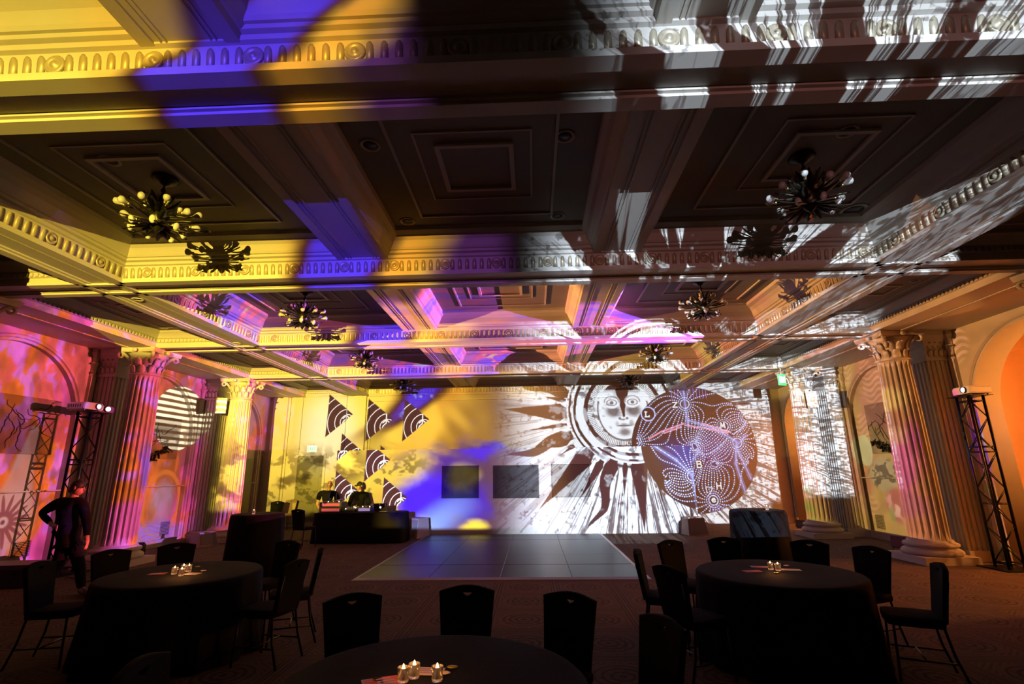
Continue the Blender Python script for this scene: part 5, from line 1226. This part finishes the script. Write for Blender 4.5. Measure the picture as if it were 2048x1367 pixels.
    sh['hem'] = (tuple(K['pelvis'] * .72 + (K['hiL'] + K['hiR']) * .14 - Vector((0, 0, .05))), (.150, .125)); sh['pelvis'] = (sh['pelvis'][0], (.160, .132)); sh['waist'] = (sh['waist'][0], (.158, .128))
    es = [('hem', 'pelvis'), ('pelvis', 'waist'), ('waist', 'chest'), ('chest', 'collar')] + [('collar', 'sh' + s) for s in 'LR']
    for s in 'LR':
        if extras.get('long'):
            sh['wr' + s] = (tuple(K['wr' + s] * .92 + K['el' + s] * .08), .042); es += [('sh' + s, 'el' + s), ('el' + s, 'wr' + s)]
        else:
            sh['el' + s] = (tuple(K['sh' + s] * .35 + K['el' + s] * .65), .070); es += [('sh' + s, 'el' + s)]
    obj('shirt', skin_mesh('shirt', sh, es, 'shirt', 'pelvis'), t)
    tr = {k: (tuple(v), (RAD[k][0] * 1.12 + .008, RAD[k][1] * 1.12 + .008) if isinstance(RAD[k], tuple) else RAD[k] * 1.2 + .008) for k, v in K.items() if k in ('pelvis', 'hiL', 'hiR', 'knL', 'knR', 'anL', 'anR')}
    tr['belt'] = (tuple(K['pelvis'].lerp(K['waist'], .5)), (.135, .105)); tr['pelvis'] = (tr['pelvis'][0], (.14, .11))
    for s in 'LR': tr['hi' + s] = (tuple(K['hi' + s]), .102)
    obj('trousers', skin_mesh('trousers', tr, [('belt', 'pelvis')] + [('pelvis', 'hi' + s) for s in 'LR'] + [('hi' + s, 'kn' + s) for s in 'LR'] + [('kn' + s, 'an' + s) for s in 'LR'], 'jeans', 'pelvis'), t)
    for s in 'LR':
        a, b = K['an' + s], K['to' + s]; MB().tube([a - (b - a).normalized() * .05 - Vector((0, 0, .02)), a.lerp(b, .4), b + (b - a).normalized() * .04], [.042, .050, .036], 10).build('shoe', 'plastic', t, True)
    # hair and cap
    hr = MB(); rings = []
    for i in range(9):
        th = math.pi * (.03 + .52 * i / 8); rr_ = math.sin(th); z = math.cos(th)
        rings.append([c - f * .010 + up * .006 + f * (rr_ * math.cos(a) * (.108 if math.cos(a) < 0 else .100)) + side * (rr_ * math.sin(a) * .086) + up * (z * .130 - (.055 * (i / 8) ** 3 if math.cos(a) < .2 else -.02 * (i / 8) ** 3)) for a in [2 * math.pi * k / 18 for k in range(18)]])
    if extras.get('bald'): pass
    elif extras.get('cap'):
        cp = hr.loft(rings) and hr.build('flat_cap', 'cap', head, True)
        MB().loft([[c + up * (.045 - .03 * q) + f * (.085 + .075 * q) + side * (s * (.075 - .03 * q * q)) + up * zz for s in (-1, -.5, 0, .5, 1)] + [c + up * (.037 - .03 * q) + f * (.085 + .075 * q) + side * (s * (.075 - .03 * q * q)) + up * zz for s in (1, .5, 0, -.5, -1)] for q, zz in ((0, 0), (.5, .004), (1, 0))]).build('cap_brim', 'cap', cp)
    else: hr.loft(rings).build('hair', 'hair', head, True)
    if extras.get('badge'): MB().ball(K['chest'] + f * .155 + side * -.08 + up * .03, .02, .006, .008, 8, 6).build('shirt_badge', 'white', t)
    return t
def Pn(px, py, Y): return onY(px, py, Y)
Y0 = 8.25
J = dict(skull=Pn(152, 985, Y0), neck=Pn(146, 994, Y0), collar=Pn(142, 1002, Y0), chest=Pn(137, 1028, Y0), waist=Pn(136, 1056, Y0), pelvis=Pn(138, 1080, Y0), shL=Pn(114, 1006, Y0), elL=Pn(82, 1026, Y0 - .05), wrL=Pn(104, 1048, Y0 - .12), haL=Pn(112, 1053, Y0 - .16),
         shR=Pn(165, 1006, Y0), elR=Pn(174, 1043, Y0 + .02), wrR=Pn(174, 1076, Y0 - .05), haR=Pn(174, 1086, Y0 - .07), hiL=Pn(128, 1088, Y0), hiR=Pn(150, 1088, Y0), knR=Pn(160, 1133, Y0 - .05), anR=Pn(163, 1178, Y0 - .02), toR=onZ(176, 1190, .045), knL=Pn(110, 1142, Y0 - .25), anL=onZ(64, 1200, .16), toL=onZ(58, 1216, .05))
person('dark-clad person striding in front of the truss tower, hand on hip', J, (.80, .25, -.12), dict(long=1))
Y0 = 15.05
J = dict(skull=Pn(659, 974, Y0), neck=Pn(657, 980, Y0), collar=Pn(656, 985, Y0), chest=Pn(655, 1000, Y0), waist=Pn(655, 1016, Y0), pelvis=Pn(655, 1030, Y0), shL=Pn(640, 986, Y0), elL=Pn(634, 1008, Y0 - .02), wrL=Pn(641, 1021, Y0 - .25), haL=Pn(645, 1024, Y0 - .32),
         shR=Pn(672, 987, Y0), elR=Pn(678, 1008, Y0 - .06), wrR=Pn(675, 1014, Y0 - .32), haR=Pn(674, 1014, Y0 - .40), hiL=Pn(649, 1034, Y0), hiR=Pn(662, 1034, Y0))
for s, x in (('L', 647), ('R', 664)):
    h = J['hi' + s]; J['kn' + s] = Vector((h.x, Y0 - .02, .47)); J['an' + s] = Vector((h.x, Y0 + .03, .09)); J['to' + s] = Vector((h.x, Y0 - .10, .045))
person('man in black polo shirt working the pink glowing deck', J, (.35, -.9, .10), dict(badge=1, bald=1))
J = dict(skull=Pn(719, 977, Y0), neck=Pn(720, 983, Y0), collar=Pn(720, 987, Y0), chest=Pn(719, 1001, Y0), waist=Pn(718, 1016, Y0), pelvis=Pn(718, 1030, Y0), shL=Pn(706, 988, Y0), elL=Pn(699, 1007, Y0 - .04), wrL=Pn(710, 1014, Y0 - .26), haL=Pn(714, 1015, Y0 - .34),
         shR=Pn(733, 988, Y0), elR=Pn(738, 1008, Y0 - .03), wrR=Pn(733, 1015, Y0 - .28), haR=Pn(731, 1016, Y0 - .36), hiL=Pn(713, 1034, Y0), hiR=Pn(725, 1034, Y0))
for s in 'LR':
    h = J['hi' + s]; J['kn' + s] = Vector((h.x, Y0 - .02, .47)); J['an' + s] = Vector((h.x, Y0 + .03, .09)); J['to' + s] = Vector((h.x, Y0 - .10, .045))
person('man in black long sleeves and flat cap behind the violet glowing deck', J, (-.45, -.85, -.05), dict(long=1, cap=1))
